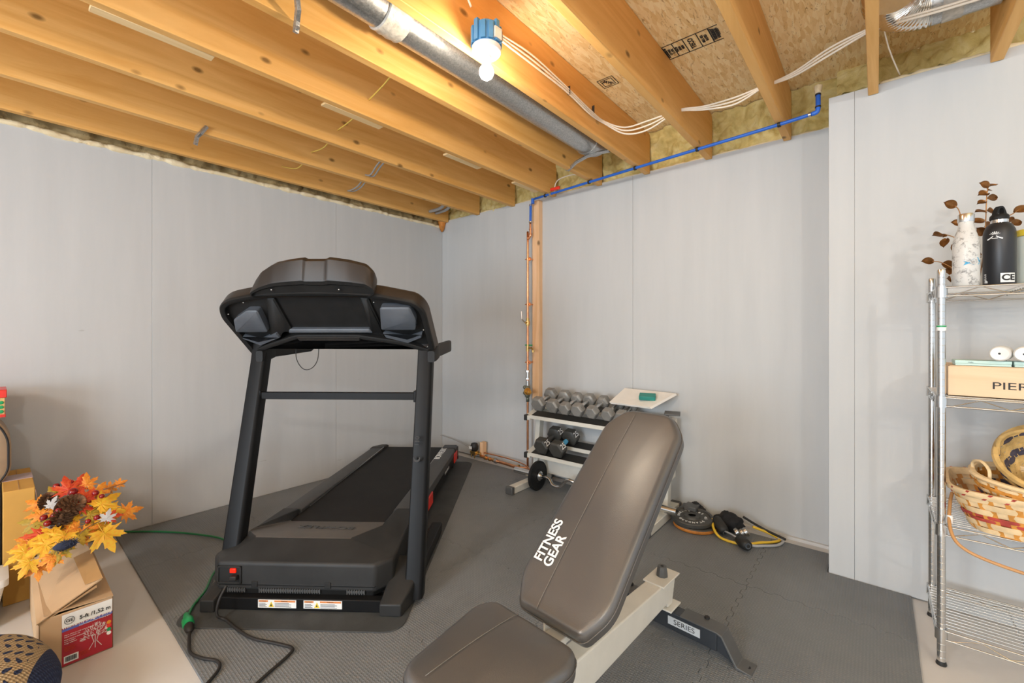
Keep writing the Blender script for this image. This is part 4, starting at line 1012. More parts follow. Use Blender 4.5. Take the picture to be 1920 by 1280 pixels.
# ---------------------------------------------------------------- left side boxes
LB_ = thing('cardboard_box', 'open brown cardboard box with red and white tree light label', 'box', (-2.64, .204, 0))
def LW(b, n, m, par=None, **k): return b.out(n, m, par or LB_, world=True, **k)
x0, x1, y0, y1, hh = -2.96, -2.32, .104, .304, .203
b = MB(); t_ = .004
b.box((x0, y0, 0), (x1, y1, .004)); b.box((x0, y0, 0), (x1, y0+t_, hh)); b.box((x0, y1-t_, 0), (x1, y1, hh)); b.box((x0, y0, 0), (x0+t_, y1, hh)); b.box((x1-t_, y0, 0), (x1, y1, hh))
LW(b, 'carton_body', 'card', bevel=.0015)
b = MB(); b.loft([[(x0, y1-.0, hh+.004), (x1+.002, y1, hh+.004), (x1-.004, y0+.012, hh+.014), (x0, y0+.012, hh+.014)], [(x0, y1, hh), (x1+.002, y1, hh), (x1-.004, y0+.012, hh+.010), (x0, y0+.012, hh+.010)]])
LW(b, 'side_flap', 'card')
fl = []
b = MB()
def flap(y, z, dy, dz_, k): return
b.loft([[(x0+.02, y0-.002, hh+.010), (x1+.008, y0-.006, hh-.004), (x1-.03, y1-.03, hh+.072), (x0+.05, y1-.035, hh+.10)], [(x0+.02, y0-.002, hh+.006), (x1+.008, y0-.006, hh-.008), (x1-.03, y1-.03, hh+.067), (x0+.05, y1-.035, hh+.095)]])
f1 = LW(b, 'raised_flap', 'card')
b = MB(); b.loft([[(x1-.12, y0+.004, hh+.002), (x1+.004, y0-.002, hh-.010), (x1-.018, y1-.045, hh+.052), (x1-.15, y1-.05, hh+.06)], [(x1-.12, y0+.004, hh-.002), (x1+.004, y0-.002, hh-.014), (x1-.018, y1-.045, hh+.048), (x1-.15, y1-.05, hh+.056)]])
LW(b, 'end_flap', 'cardedge')
b = MB(); b.loft([[(x1-.32, y1-.085, hh+.079), (x1-.05, y1-.075, hh+.060), (x1-.026, y1-.027, hh+.0745), (x1-.32, y1-.031, hh+.094)], [(x1-.32, y1-.085, hh+.078), (x1-.05, y1-.075, hh+.059), (x1-.026, y1-.027, hh+.0735), (x1-.32, y1-.031, hh+.093)]])
LW(b, 'packing_tape', 'tapec', f1)
lx = x1+.0008
def lbl(ya, yb, za, zb_, n, m, par, d=0.): 
    return LW(MB().box((lx+d, ya, za), (lx+.0008+d, yb, zb_)), n, m, par)
body = lbl(y0+.058, y1-.003, .004, .196, 'printed_label', 'labelred', LB_)
lbl(y0+.058, y1-.003, .148, .196, 'white_band', 'white', body, .0006)
b = MB(); b.loft([[(lx+.0016, y0+.058, .133), (lx+.0016, y1-.003, .138), (lx+.0016, y1-.003, .147), (lx+.0016, y0+.058, .142)], [(lx+.0022, y0+.058, .133), (lx+.0022, y1-.003, .138), (lx+.0022, y1-.003, .147), (lx+.0022, y0+.058, .142)]]); LW(b, 'blue_band', 'labelblue', body)
def LT(s, size, m, y, z, al='LEFT', bold=0., sx=1.):
    o = text(s, size, m, 'lettering', body, basis((lx+.0028-LB_.location.x, y-LB_.location.y, z), (0, 1, 0), (0, 0, 1)), .0003, al=al, bold=bold, sx=sx); return o
LT('5-ft /1,52 m', .0195, 'ink', y1-.008, .166, 'RIGHT', .0004, .95)
LT('Winterberry Designer Series', .0115, 'white', y1-.006, .1475, 'RIGHT', .0003)
LT('Plus dimmable colour changing lights', .006, 'white', y1-.008, .1375, 'RIGHT')
b = MB().lathe([(.0125, 0), (.014, 0), (.014, .0006), (.0125, .0006)], (lx+.002, y0+.078, .170), (1, 0, 0), 30, caps=False); LW(b, 'round_emblem', 'ink', body)
LT('GE', .016, 'ink', y0+.078, .170, 'CENTER', .0002)
for k, (s, z) in enumerate((('Warm white or multi colour changing LEDs', .118), ('Indoor outdoor use', .111), ('Blanc chaud ou multicolore', .101), ('Pour interieur', .094), ('Usage exterieur', .087))): LT(s, .0052, 'white', y0+.064, z)
b = MB()
for k in range(4): b.box((lx+.002, y0+.064, .058+.005*k), (lx+.0026, y0+.095-.003*(k % 2), .0595+.005*k))
LW(b, 'small_print', 'leafr', body); b = MB()
for k in range(4): b.box((lx+.002, y0+.105, .020+.005*k), (lx+.0026, y0+.135-.004*(k % 2), .0215+.005*k))
LW(b, 'small_print', 'leafr', body)
bc = lbl(y0+.063, y0+.102, .014, .040, 'barcode', 'white', body, .0012)
b = MB(); yy = y0+.067; random.seed(3)
while yy < y0+.097:
    w_ = random.choice((.0006, .001, .0016)); b.box((lx+.002, yy, .019), (lx+.003, yy+w_, .036)); yy += w_ + random.choice((.0006, .0011))
LW(b, 'bars', 'ink', bc)
b = MB(); cy, cz = y1-.052, .088; random.seed(5)
for k in range(190):
    a_ = random.uniform(0, PI); q = random.random()**.5
    p = Vector((lx+.0018, cy + .038*q*math.cos(a_), cz - .016 + .050*q*math.sin(a_)))
    d = Vector((0, math.cos(a_)+random.uniform(-.5, .5), math.sin(a_)+.2)).normalized()*.006
    b.tube([p, p+d], .0006, 4)
for s in (-1, 0, 1): b.tube([(lx+.0018, cy+.018*s, .03), (lx+.0018, cy+.004*s, .055), (lx+.0018, cy+.01*s, .08)], .0011, 4)
LW(b, 'tree_print', 'ltree', body)
for z, m in ((.108, 'leafo'), (.095, 'red'), (.080, 'greenp'), (.066, 'white')):
    b = MB().cyl((lx+.001, y1-.013, z), (lx+.0028, y1-.013, z), .0068, seg=18); LW(b, 'colour_dot', m, body)

# tall carton
TC = thing('tall_carton', 'tall narrow yellow-brown carton standing behind the open box', 'box', (-3.27, .075, 0))
b = MB().box((-.23, -.05, 0), (.23, .05, .52)); cb = b.out('carton_body', 'cardy', TC, bevel=.003)
b = MB(); b.box((-.10, -.051, .5195), (.02, .051, .5215)); b.box((-.10, .0500, .10), (.02, .0515, .521)); b.out('lilac_tape', 'tapel', TC)
b = MB(); b.box((-.228, -.001, .5199), (.228, .001, .5213)); b.out('flap_seam', 'cardedge', cb)
# stacked containers at the picture's left edge
tt = thing('storage_tote', 'black storage tote with dark green lid at the left edge', 'tote', (-3.28, -.27, 0))
b = MB(); b.loft([[(-.22, -.27, 0), (.19, -.27, 0), (.19, .255, 0), (-.22, .255, 0)], [(-.24, -.29, .44), (.21, -.29, .44), (.21, .27, .44), (-.24, .27, .44)]]); b.out('tote_body', 'black', tt, bevel=.008)
MB().box((-.25, -.30, .44), (.22, .285, .495)).out('lid', 'dgreen', tt, bevel=.008)
tc = thing('tan_case', 'beige round-cornered case resting on the green tote lid', 'case', (-3.36, -.19, .495))
pr = rounded([(-.2, .0), (.20, .0), (.245, .07), (.245, .24), (.20, .335), (-.2, .335)], [.02, .02, .04, .06, .05, .02], 5)
MB().loft([[(-.10, p.x, p.y) for p in inset(pr, .012)], [(-.09, p.x, p.y) for p in pr], [(.10, p.x, p.y) for p in pr], [(.11, p.x, p.y) for p in inset(pr, .012)]]).out('case_body', 'tan', tc, smooth=40)
b = MB(); pp = [(.112, p.x, p.y) for p in inset(pr, .010)]; b.tube(pp+[pp[0]], .004, 6); b.out('case_rim', 'ink', tc, smooth=180)
gb = thing('gift_box', 'small red patterned gift box with gold picture at the far left edge', 'box', (-3.38, -.09, .831))
MB().box((-.09, -.12, 0), (.09, .125, .12)).out('box_base', 'strawy', gb, bevel=.002)
MB().box((-.095, -.126, .095), (.095, .131, .135)).out('lid', 'red', gb, bevel=.003)
b = MB(); b.box((.0895, -.12, 0), (.0925, .1255, .014)); b.box((-.09, .122, 0), (.09, .1275, .014)); b.out('red_border', 'red', gb)
b = MB(); random.seed(8)
for k in range(14): b.ball((.092, .11-.03*(k//3), .028+.022*(k % 3)), (.002, .011, .009), 8, 6)
b.out('leaf_print', 'greenp', gb)
wb = thing('plastic_bin', 'white plastic bin low at the left edge beside the tall carton', 'bin', (-2.92, -.16, 0))
b = MB(); pl_ = lambda s, z: [(p.x*s, p.y, z) for p in rounded([(-.095, -.18), (.095, -.18), (.095, .19*s+.0), (-.095, .19*s)], .03, 4)]
b.loft([pl_(.86, 0), pl_(.93, .10), pl_(1., .17), pl_(1.06, .172), pl_(1.06, .20), pl_(1.0, .202)]); b.out('bin_body', 'whitep', wb, smooth=50)
b = MB()
for k in range(5): b.box((.088, -.12+.06*k, .03), (.099, -.10+.06*k, .16))
b.out('rib', 'whitep', wb)
# knitted cushion
b = MB().ball((0, 0, .0), (.27, .225, .150), 48, 28)
for v in b.bm.verts:
    v.co.z = v.co.z + .145
    if v.co.z < .05: v.co.z = .05 - (.05-v.co.z)*.7
    v.co += Vector((1, 1, 1))*.006*noise.noise(v.co*7)
o = b.out('knit_cushion', 'knit', smooth=180); o.location = (-2.08, -.085, .0)
o.rotation_euler = (0, 0, R(12))
tag(o, 'navy knitted cushion with cream patterned band at the lower left corner', 'cushion')

# autumn leaves in the box
def maple(size, m, name='maple_leaf', bend=.25):
    pts = []
    lob = [(-90, .12), (-70, .38), (-56, .36), (-44, .52), (-36, .72), (-28, .50), (-14, .60), (-8, .95), (-1, .66), (8, .46), (18, .60), (24, .88), (30, .84), (36, 1.06), (42, .78), (48, .80), (56, .46), (64, .50), (70, .84), (76, .80), (82, 1.0), (90, 1.25)]
    for a_, q in lob: pts.append((q*math.cos(R(a_)), q*math.sin(R(a_))))
    pts += [(-x, y) for x, y in pts[::-1][1:-1]]
    b = MB(); n = len(pts)
    c = b.V(0, 0, 0); c2 = b.V(0, 0, -.014*size)
    def z(x, y, o=0): return -bend*(x*x+y*y)*size*.6 + .05*size*math.sin(6*x+3*y) + o
    top = [b.V(x*size, y*size, z(x, y)) for x, y in pts]; mid = [b.V(x*size*.5, y*size*.5, z(x*.5, y*.5)+.012*size*(1 if i % 2 else -1)) for i, (x, y) in enumerate(pts)]
    bt = [b.V(x*size, y*size, z(x, y)-.012*size) for x, y in pts]; mb_ = [b.V(x*size*.5, y*size*.5, z(x*.5, y*.5)-.014*size) for x, y in pts]
    for i in range(n):
        j = (i+1) % n
        b.face((mid[i], top[i], top[j], mid[j])); b.face((c, mid[i], mid[j])); b.face((mb_[i], mb_[j], bt[j], bt[i])); b.face((c2, mb_[j], mb_[i])); b.face((top[i], bt[i], bt[j], top[j]))
    b.tube([(0, 0, -.001), (0, -.45*size, -.02*size), (0, -.7*size, .03*size)], .016*size, 5)
    me = b; return me.out(name, m, None, smooth=50)
G = thing('autumn_bouquet', 'bunch of artificial autumn maple leaves, berries and pinecones on the open box', 'artificial bouquet', (-2.68, .215, .30))
CR = Vector((math.cos(R(40)), math.sin(R(40)), 0)); CF = Vector((-math.sin(R(40)), math.cos(R(40)), 0)); CU = Vector((0, 0, 1))
protos = {c: maple(1.0, c) for c in ('leafy', 'leafo', 'leafr', 'leafg')}
def leaf(c, px, py, t, size, roll, tilt=35, yaw=0):
    "places a leaf at a point of the bouquet given by its direction from the tripod and its distance"
    p = Vector((0, 0, 1.25)) + (CF + CR*((px-960)/815) + CU*((622-py)/815))*t
    o = protos[c].copy(); COL.objects.link(o); o.parent = G
    n = (Vector((0, 0, 1.25))-p).normalized()*math.cos(R(tilt)) + CU*math.sin(R(tilt)) + CR*math.sin(R(yaw))
    n.normalize(); x = CU.cross(n).normalized(); y = n.cross(x)
    mt_ = Matrix((x, y, n)).transposed().to_4x4() @ Matrix.Rotation(R(roll), 4, 'Z') @ Matrix.Diagonal((size, size, size, 1))
    mt_.translation = p - G.location; o.matrix_local = mt_; return o
LV = [('leafy', 55, 1055, 1.68, .048, 150, 10, 0), ('leafy', 45, 1035, 1.70, .050, 120, 20, 0), ('leafo', 72, 1062, 1.70, .045, 180, 10, 0), ('leafy', 85, 1020, 1.74, .070, 125, 30, -10), ('leafo', 98, 1045, 1.72, .045, 170, 20, 0),
 ('leafr', 78, 1003, 1.80, .062, 130, 30, 0), ('leafo', 55, 1015, 1.80, .05, 110, 30, 0), ('leafy', 120, 1005, 1.78, .065, 150, 30, 10), ('leafy', 195, 1000, 1.86, .075, 200, 15, 10), ('leafy', 185, 985, 1.90, .07, 230, 25, 15),
 ('leafo', 160, 998, 1.84, .055, 240, 30, 0), ('leafo', 140, 990, 1.86, .055, 100, 40, 0), ('leafy', 135, 978, 1.88, .06, 60, 40, 0), ('leafg', 170, 965, 1.92, .065, 280, 40, 10), ('leafy', 190, 945, 1.95, .07, 300, 35, 10),
 ('leafy', 200, 960, 1.95, .06, 260, 30, 10), ('leafo', 236, 960, 2.0, .055, 275, 20, 15), ('leafo', 180, 925, 1.98, .055, 330, 30, 0), ('leafr', 158, 935, 1.93, .062, 20, 30, 0), ('leafr', 128, 918, 1.97, .062, 10, 20, 0),
 ('leafr', 145, 912, 2.0, .055, 340, 20, 0), ('leafo', 162, 908, 2.02, .050, 0, 15, 0), ('leafg', 105, 928, 2.0, .050, 30, 20, -10), ('leafo', 72, 945, 1.97, .050, 60, 20, -20), ('leafo', 75, 965, 1.92, .045, 90, 20, -20),
 ('leafg', 68, 978, 1.92, .055, 80, 10, -20), ('leafg', 85, 985, 1.88, .05, 110, 30, -10), ('leafr', 152, 950, 1.92, .05, 300, 40, 0), ('leafr', 205, 968, 1.93, .040, 270, 40, 0), ('leafg', 115, 1030, 1.75, .05, 160, 30, 0),
 ('leafy', 100, 1000, 1.80, .06, 90, 50, 0), ('leafo', 205, 915, 2.05, .035, 300, 10, 0), ('leafo', 222, 907, 2.07, .03, 290, 10, 0), ('leafg', 150, 1000, 1.82, .05, 190, 60, 0), ('leafo', 110, 960, 1.95, .06, 45, 50, 0), ('leafg', 140, 960, 1.97, .06, 0, 60, 0), ('leafy', 175, 975, 1.95, .06, 250, 60, 0), ('leafg', 95, 1010, 1.85, .06, 150, 60, 0)]
for q in LV: leaf(*q)
for o in protos.values():
    bpy.data.objects.remove(o)
def gp(px, py, t): return Vector((0, 0, 1.25)) + (CF + CR*((px-960)/815) + CU*((622-py)/815))*t - G.location
for px_, py_, t, s in ((106, 911, 1.98, .013), (133, 905, 2.0, .012), (137, 922, 1.93, .017), (144, 930, 1.92, .013), (179, 924, 1.94, .013), (191, 930, 1.95, .010), (110, 957, 1.86, .012), (101, 966, 1.85, .012), (82, 970, 1.84, .013), (89, 981, 1.82, .013), (182, 970, 1.88, .012), (165, 977, 1.86, .010), (121, 912, 1.98, .012)):
    MB().ball(gp(px_, py_, t), s, 14, 10).out('berry', 'berry', G, smooth=180)
def pinecone(c, ax, L, r):
    b = MB(); ax = Vector(ax).normalized(); a_, bb = frame(ax); c = Vector(c)
    b.lathe([(.001, -L/2), (r*.4, -L*.35), (r*.45, 0), (r*.25, L*.35), (.001, L/2)], c, ax, 12)
    for i in range(13):
        h = -L/2 + L*i/12; q = r*math.sin(PI*(.12+.80*(1-i/12)))**.7
        for k in range(9):
            t = 2*PI*(k+.5*(i % 2))/9; d = a_*math.cos(t)+bb*math.sin(t); p = c+ax*h+d*q*.55; s = ax.cross(d)*r*.26
            e = p + d*q*.75 + ax*r*.30
            v = [b.V(p-s), b.V(p+s), b.V(e+s*.8), b.V(e+d*r*.05), b.V(e-s*.8)]; b.face(v)
            v2 = [b.V(p-s-ax*.003), b.V(p+s-ax*.003), b.V(e+s*.8-ax*.003), b.V(e-s*.8-ax*.003)]; b.face(v2[::-1])
    return b.out('pinecone', 'cone', G)
pinecone(gp(127, 952, 1.90), (CR*.8+CU*.55), .11, .036); pinecone(gp(112, 978, 1.86), (CR*.3+CU*.8), .09, .030); pinecone(gp(88, 942, 1.96), (CR*.3+CU*.9), .07, .024)
b = MB(); random.seed(4); c = gp(122, 1022, 1.74)
b.ball(c, (.022, .035, .016), 14, 10)
for k in range(150):
    d = Vector((random.gauss(0, 1), random.gauss(0, 1), random.gauss(0, 1))).normalized(); p = c + (CR*d.x*.042 + CF*d.y*.02 + CU*(d.z*.018+d.x*.012)); b.tube([p, p+Vector((random.uniform(-1, 1), random.uniform(-1, 1), random.uniform(-1, 1)))*.012], .0009, 4)
b.out('fuzzy_cone', 'navyf', G, recalc=False)
for px_, py_, t, rr_ in ((95, 948, 1.9, 30), (92, 990, 1.83, 120), (200, 972, 1.88, 280)):
    o = maple(.035, 'greyleaf', 'grey_leaf'); o.parent = G; n = (-(gp(px_, py_, t))).normalized(); o.location = gp(px_, py_, t); o.rotation_euler = (R(70), R(10), R(40+rr_*.1))
for pts in ([(150, 1000, 1.8), (170, 985, 1.84), (215, 965, 1.92)], [(160, 945, 1.95), (190, 920, 2.0), (235, 905, 2.08)], [(70, 950, 1.98), (70, 935, 2.0), (66, 915, 2.02)], [(160, 935, 1.95), (200, 930, 1.98), (210, 915, 2.02)]):
    MB().tube(smooth_path([gp(*q) for q in pts]), .0018, 5).out('stem', 'cone', G, smooth=180)

# ---------------------------------------------------------------- wire shelving unit
W = thing('wire_shelving', 'chrome wire shelving unit along the right wall', 'shelving unit', (.78, 2.48, 0))
def WW(b, n, m, par=None, **k): return b.out(n, m, par or W, world=True, **k)
X0, X1, Y0, Y1 = .186, 1.38, 2.29, 2.655
SZ = [.135, .525, 1.005, 1.415]
for x in (X0, X1):
    for y in (Y0, Y1):
        b = MB(); prof = [(0, .012), (.0125, .012), (.0125, .03)]
        z = .03
        while z < 1.46: prof += [(.0125, z), (.0122, z+.0006), (.0122, z+.0016), (.0125, z+.0022)]; z += .0254
        prof += [(.0125, 1.478), (.011, 1.484), (0, 1.485)]
        b.lathe(prof, (x, y, 0), seg=28); po = WW(b, 'post', 'chrome', smooth=19)
        WW(MB().lathe([(0, 0), (.015, 0), (.016, .004), (.013, .016), (0, .016)], (x, y, 0), seg=16), 'foot_cap', 'rubber', po, smooth=40)
def wshelf(z):
    b = MB()
    for y in (Y0-.012, Y1+.012):
        for zz in (z, z-.032): b.cyl((X0, y, zz), (X1, y, zz), .0032, seg=8)
        n = 16; pts = []
        for k in range(n+1): pts.append((X0+.03+(X1-X0-.06)*k/n, y, z-.002 if k % 2 else z-.030))
        b.tube(pts, .0022, 6)
    for x in (X0-.012, X1+.012):
        for zz in (z, z-.032): b.cyl((x, Y0, zz), (x, Y1, zz), .0032, seg=8)
        b.tube([(x, Y0+.02+(Y1-Y0-.04)*k/6, z-.002 if k % 2 else z-.030) for k in range(7)], .0022, 6)
    f = WW(b, 'shelf', 'chrome', smooth=60)
    b = MB()
    for k in range(15): y = Y0+.012+(Y1-Y0-.024)*k/14; b.cyl((X0-.012, y, z+.003), (X1+.012, y, z+.003), .0019, seg=6)
    WW(b, 'shelf_wires', 'chrome', f, smooth=60)
    for x in (X0+.22, X0+.62, X0+1.0):
        b = MB(); b.tube([(x+.0, Y0-.012+(Y1-Y0+.024)*k/20, z-.006 - (.010 if k % 2 else 0)) for k in range(21)], .0024, 6); WW(b, 'cross_wire', 'chrome', f, smooth=60)
    for x in (X0, X1):
        for y in (Y0, Y1):
            WW(MB().lathe([(.0135, 0), (.0185, 0), (.0175, .042), (.0135, .042)], (x, y, z-.037), seg=20, caps=False), 'collar', 'chrome', f, smooth=40)
for z in SZ: wshelf(z)
WW(MB().lathe([(.0132, 0), (.0136, .0), (.0136, .02), (.0132, .02)], (X0, Y0, 1.255), seg=20, caps=False), 'post_sticker', 'white', smooth=40)
WW(MB().lathe([(.0134, .013), (.0139, .013), (.0139, .019), (.0134, .019)], (X0, Y0, 1.255), seg=20, caps=False), 'sticker_band', 'greenp', smooth=40)

# bottles on the top shelf
ZT = SZ[3] + .0055
bo = thing('water_bottle', 'speckled white water bottle with steel cap and small blue bird print', 'bottle', (.256, 2.34, ZT))
MB().lathe([(0, 0), (.034, 0), (.037, .004), (.037, .150), (.035, .17), (.029, .195), (.023, .215), (.021, .228), (.021, .242), (0, .242)], seg=36).out('bottle_body', 'bottlew', bo, smooth=50)
MB().lathe([(0, .240), (.0225, .240), (.023, .244), (.023, .266), (.0215, .270), (0, .270)], seg=32).out('cap', 'chrome', bo, smooth=40)
def wrap(poly, r, h0, a0, name, m, par, e=.0008):
    "lays a flat outline (arc length, height) onto the side of a cylinder"
    b = MB(); q = [(r, Vector(p)) for p in poly]
    def f(p, rr): t = a0 + p.x/r; return (rr*math.cos(t), rr*math.sin(t), h0+p.y)
    b.loft([[f(Vector(p), r-.001) for p in poly], [f(Vector(p), r+e) for p in poly]]); return b.out(name, m, par)
A0 = R(250)
wrap([(-.002, .0), (.010, .012), (.026, .018), (.030, .008), (.040, .006), (.034, .0), (.030, -.008), (.012, -.010), (.0, -.004), (-.016, -.010), (-.010, .001), (-.018, .008)], .037, .085, A0+R(28), 'bird_print', 'bird', bo)
bb = thing('water_bottle', 'tall black insulated water bottle with loop cap and white tree emblem', 'bottle', (.351, 2.415, ZT))
MB().lathe([(0, 0), (.040, 0), (.043, .004), (.043, .190), (.041, .208), (.034, .226), (.025, .235), (.0, .236)], seg=40).out('bottle_body', 'bottleb', bb, smooth=50)
MB().lathe([(0, .232), (.0235, .232), (.0235, .248), (0, .248)], seg=32).out('steel_ring', 'chrome', bb, smooth=40)
b = MB().lathe([(0, .247), (.0245, .247), (.026, .252), (.025, .262), (.021, .267), (0, .268)], seg=32)
mm = basis((0, 0, .266), (math.cos(R(40)), math.sin(R(40)), 0), (0, 0, 1))
outer = [(.026, 0), (.022, .012), (.014, .026), (.006, .032), (-.006, .032), (-.014, .026), (-.022, .012), (-.026, 0)]
hole = [(.010*math.cos(t), .014+.009*math.sin(t)) for t in [PI*2*k/8 for k in range(8)]]
ring_o = [(.026, 0), (.022, .012), (.014, .026), (.006, .032), (-.006, .032), (-.014, .026), (-.022, .012), (-.026, 0)]
ring_i = [(.010, .004), (.011, .012), (.009, .021), (.004, .025), (-.004, .025), (-.009, .021), (-.011, .012), (-.010, .004)]
for zz in (0,):
    A = [[mm @ Vector((p[0]*.78, p[1], s)) for p in ring_o] for s in (-.008, .008)]; I = [[mm @ Vector((p[0]*.78, p[1], s)) for p in ring_i] for s in (-.008, .008)]
    b.loft([[A[0][k], A[1][k], I[1][k], I[0][k]] for k in range(8)])
b.out('loop_cap', 'black', bb, smooth=40)
A1 = R(246)
for k in range(7):
    t = R(35)+R(110)*k/6
    wrap([(math.cos(t)*.006-.0008, .004+math.sin(t)*.004), (math.cos(t)*.006+.0008, .004+math.sin(t)*.004), (math.cos(t)*.017+.0013, .0+math.sin(t)*.018), (math.cos(t)*.017-.0013, math.sin(t)*.018)], .043, .182, A1, 'emblem', 'white', bb)
for s in (-1, 1): wrap([(s*.020, -.012), (s*.013, -.008), (s*.004, -.001), (s*.004, .003), (s*.013, -.004), (s*.021, -.008)][::s], .043, .182, A1, 'emblem', 'white', bb)
wrap([(-.008, -.008), (0, -.008), (.008, -.008), (.008, -.006), (0, -.006), (-.008, -.006)], .043, .182, A1, 'emblem', 'white', bb)
wrap([(.004+.041*k/10, -.017) for k in range(11)] + [(.045-.041*k/10, .017) for k in range(11)], .043, .028, A1+R(14), 'white_sticker', 'white', bb, .0010)
wrap([(-.030, -.008), (-.026, -.004), (-.022, -.008), (-.020, -.001), (-.026, .004), (-.032, -.001)], .043, .018, A1, 'emblem', 'white', bb)
def wraptext(s, size, r, h0, a0, m, par, rot=0, e=.0016, bold=0):
    o = text(s, size, m, 'lettering', par, Matrix.Rotation(rot, 4, 'Z'), .0003, bold=bold)
    for v in o.data.vertices:
        t = a0 + v.co.x/r; rr = r + e + v.co.z; v.co = Vector((rr*math.cos(t), rr*math.sin(t), h0+v.co.y))
wraptext('CE', .030, .043, .028, A1+R(47), 'ink', bb, bold=.001)
wraptext('HELIUS', .010, .043, .030, A1-R(36), 'white', bb, rot=R(90))
pb = thing('pale_container', 'pale container with yellow lid band at the right edge behind the black bottle', 'container', (.47, 2.50, ZT))
MB().lathe([(0, 0), (.065, 0), (.070, .01), (.072, .185), (0, .186)], seg=36).out('container_body', 'palebox', pb, smooth=50)
MB().lathe([(0, .186), (.076, .186), (.077, .19), (.077, .205), (.072, .210), (0, .21)], seg=36).out('yellow_lid', 'yellowl', pb, smooth=40)

# metal leaf branches
BR = thing('metal_leaf_branch', 'copper coloured metal branch with round leaves behind the two bottles', 'branch ornament', (.30, 2.50, ZT))
def bpnt(px, py, dy=0.):
    p = (px-960)/815; q = (622-py)/815; d = CF + CR*p + CU*q; t = (2.50+dy)/d.y; return Vector((0, 0, 1.25)) + d*t - BR.location
def oleaf(p, ax, L, wd, cup=.3, tw=0):
    b = MB(); ax = Vector(ax).normalized(); v_ = Vector((-.3, -1, .25)); s = ax.cross(v_).normalized(); n = s.cross(ax).normalized()
    s = (Matrix.Rotation(tw, 3, ax) @ s); n = (Matrix.Rotation(tw, 3, ax) @ n)
    G_ = []
    for i in range(9):
        u = i/8; w_ = wd*math.sin(PI*min(1, u*.97+.03))**.65*(1-.12*u); row = []
        for j in range(-3, 4):
            f = j/3; row.append(b.V(p + ax*L*u + s*w_*f + n*(cup*wd*f*f - .18*L*u*u + (-.0015 if j == 0 else 0))))
        G_.append(row)
    for i in range(8):
        for j in range(6): b.face((G_[i][j], G_[i+1][j], G_[i+1][j+1], G_[i][j+1]))
    bmesh.ops.solidify(b.bm, geom=b.bm.faces[:], thickness=.0012)
    return b.out('leaf', 'gold', BR, smooth=50)
stems = [[(1835, 530, 0), (1845, 470, 0), (1848, 420, 0), (1850, 370, 0), (1853, 350, 0)], [(1835, 530, .0), (1812, 460, .0), (1800, 400, 0), (1790, 385, 0)], [(1830, 520, 0), (1800, 455, .03), (1775, 440, .03), (1762, 440, .03)],
         [(1825, 530, 0), (1790, 505, .0), (1765, 492, .0), (1748, 490, 0)], [(1848, 440, 0), (1880, 412, 0), (1900, 400, 0), (1910, 393, 0)], [(1848, 470, .0), (1875, 440, .0), (1895, 425, 0)]]
for s in stems: MB().tube(smooth_path([bpnt(*q) for q in s]), .0018, 6).out('stem', 'gold', BR, smooth=180)
random.seed(11)
for px_, py_, dx, dz_, L, wd, tw in ((1853, 350, -.9, .5, .035, .016, .3), (1853, 350, .9, .35, .038, .016, -.3), (1853, 357, .3, .2, .03, .014, 1.), (1852, 362, -.9, -.1, .036, .018, .1), (1850, 372, 1., .15, .05, .015, .5), (1848, 378, -1, -.15, .03, .014, .2),
    (1850, 398, -1, .15, .052, .016, .7), (1850, 395, .9, .0, .03, .014, .2), (1792, 387, -.7, .35, .044, .019, .0), (1803, 420, -.8, .3, .035, .016, .2), (1765, 441, -1, .05, .042, .018, .1), (1775, 447, -.4, -.6, .042, .017, .2), (1785, 458, .5, -.6, .04, .018, 0), (1768, 445, .3, .5, .02, .012, .5),
    (1750, 490, -1, .1, .042, .017, .0), (1765, 495, .8, -.1, .045, .018, .3), (1780, 515, .3, .6, .04, .016, .4), (1775, 522, .8, -.1, .035, .015, .3), (1846, 415, -.9, .1, .05, .016, .3), (1846, 425, .6, .2, .04, .018, .6), (1843, 440, -.6, .5, .04, .018, .5), (1900, 398, .9, .4, .055, .018, .1), (1885, 410, .9, -.1, .04, .012, .8), (1895, 420, .8, .2, .035, .016, .2), (1880, 430, .6, -.4, .04, .018, .2), (1838, 480, -.8, .2, .04, .017, .1), (1840, 500, .8, .1, .04, .016, .5)):
    p = bpnt(px_, py_); oleaf(p, CR*dx + CU*dz_ + CF*random.uniform(-.3, .3), L, wd, .3, tw)

# second shelf: crate, thin boxes, rolls
Z2 = SZ[2] + .0055
cr = thing('wooden_crate', 'pale wooden crate with dark printed letters on the second shelf', 'crate', (.42, 2.40, Z2))
b = MB(); x0, x1, y0, y1, hh = -.215, .30, -.10, .13, .112
b.box((x0, y0, 0), (x1, y0+.010, hh)); b.box((x0, y1-.010, 0), (x1, y1, hh)); b.box((x0, y0+.010, 0), (x0+.012, y1-.010, hh)); b.box((x1-.012, y0+.010, 0), (x1, y1-.010, hh)); b.box((x0, y0, 0), (x1, y1, .006))
b.out('crate_body', 'crate', cr, bevel=.0015)
MB().box((x0+.004, y0+.004, hh-.004), (x1-.004, y1-.004, hh+.0025)).out('sliding_lid', 'crate', cr, bevel=.001)
o = text('PIERRE', .036, 'ink', 'lettering', cr, basis((-.105, y0-.0006, .046), (1, 0, 0), (0, 0, 1)), .0003, al='LEFT', sx=1.35)
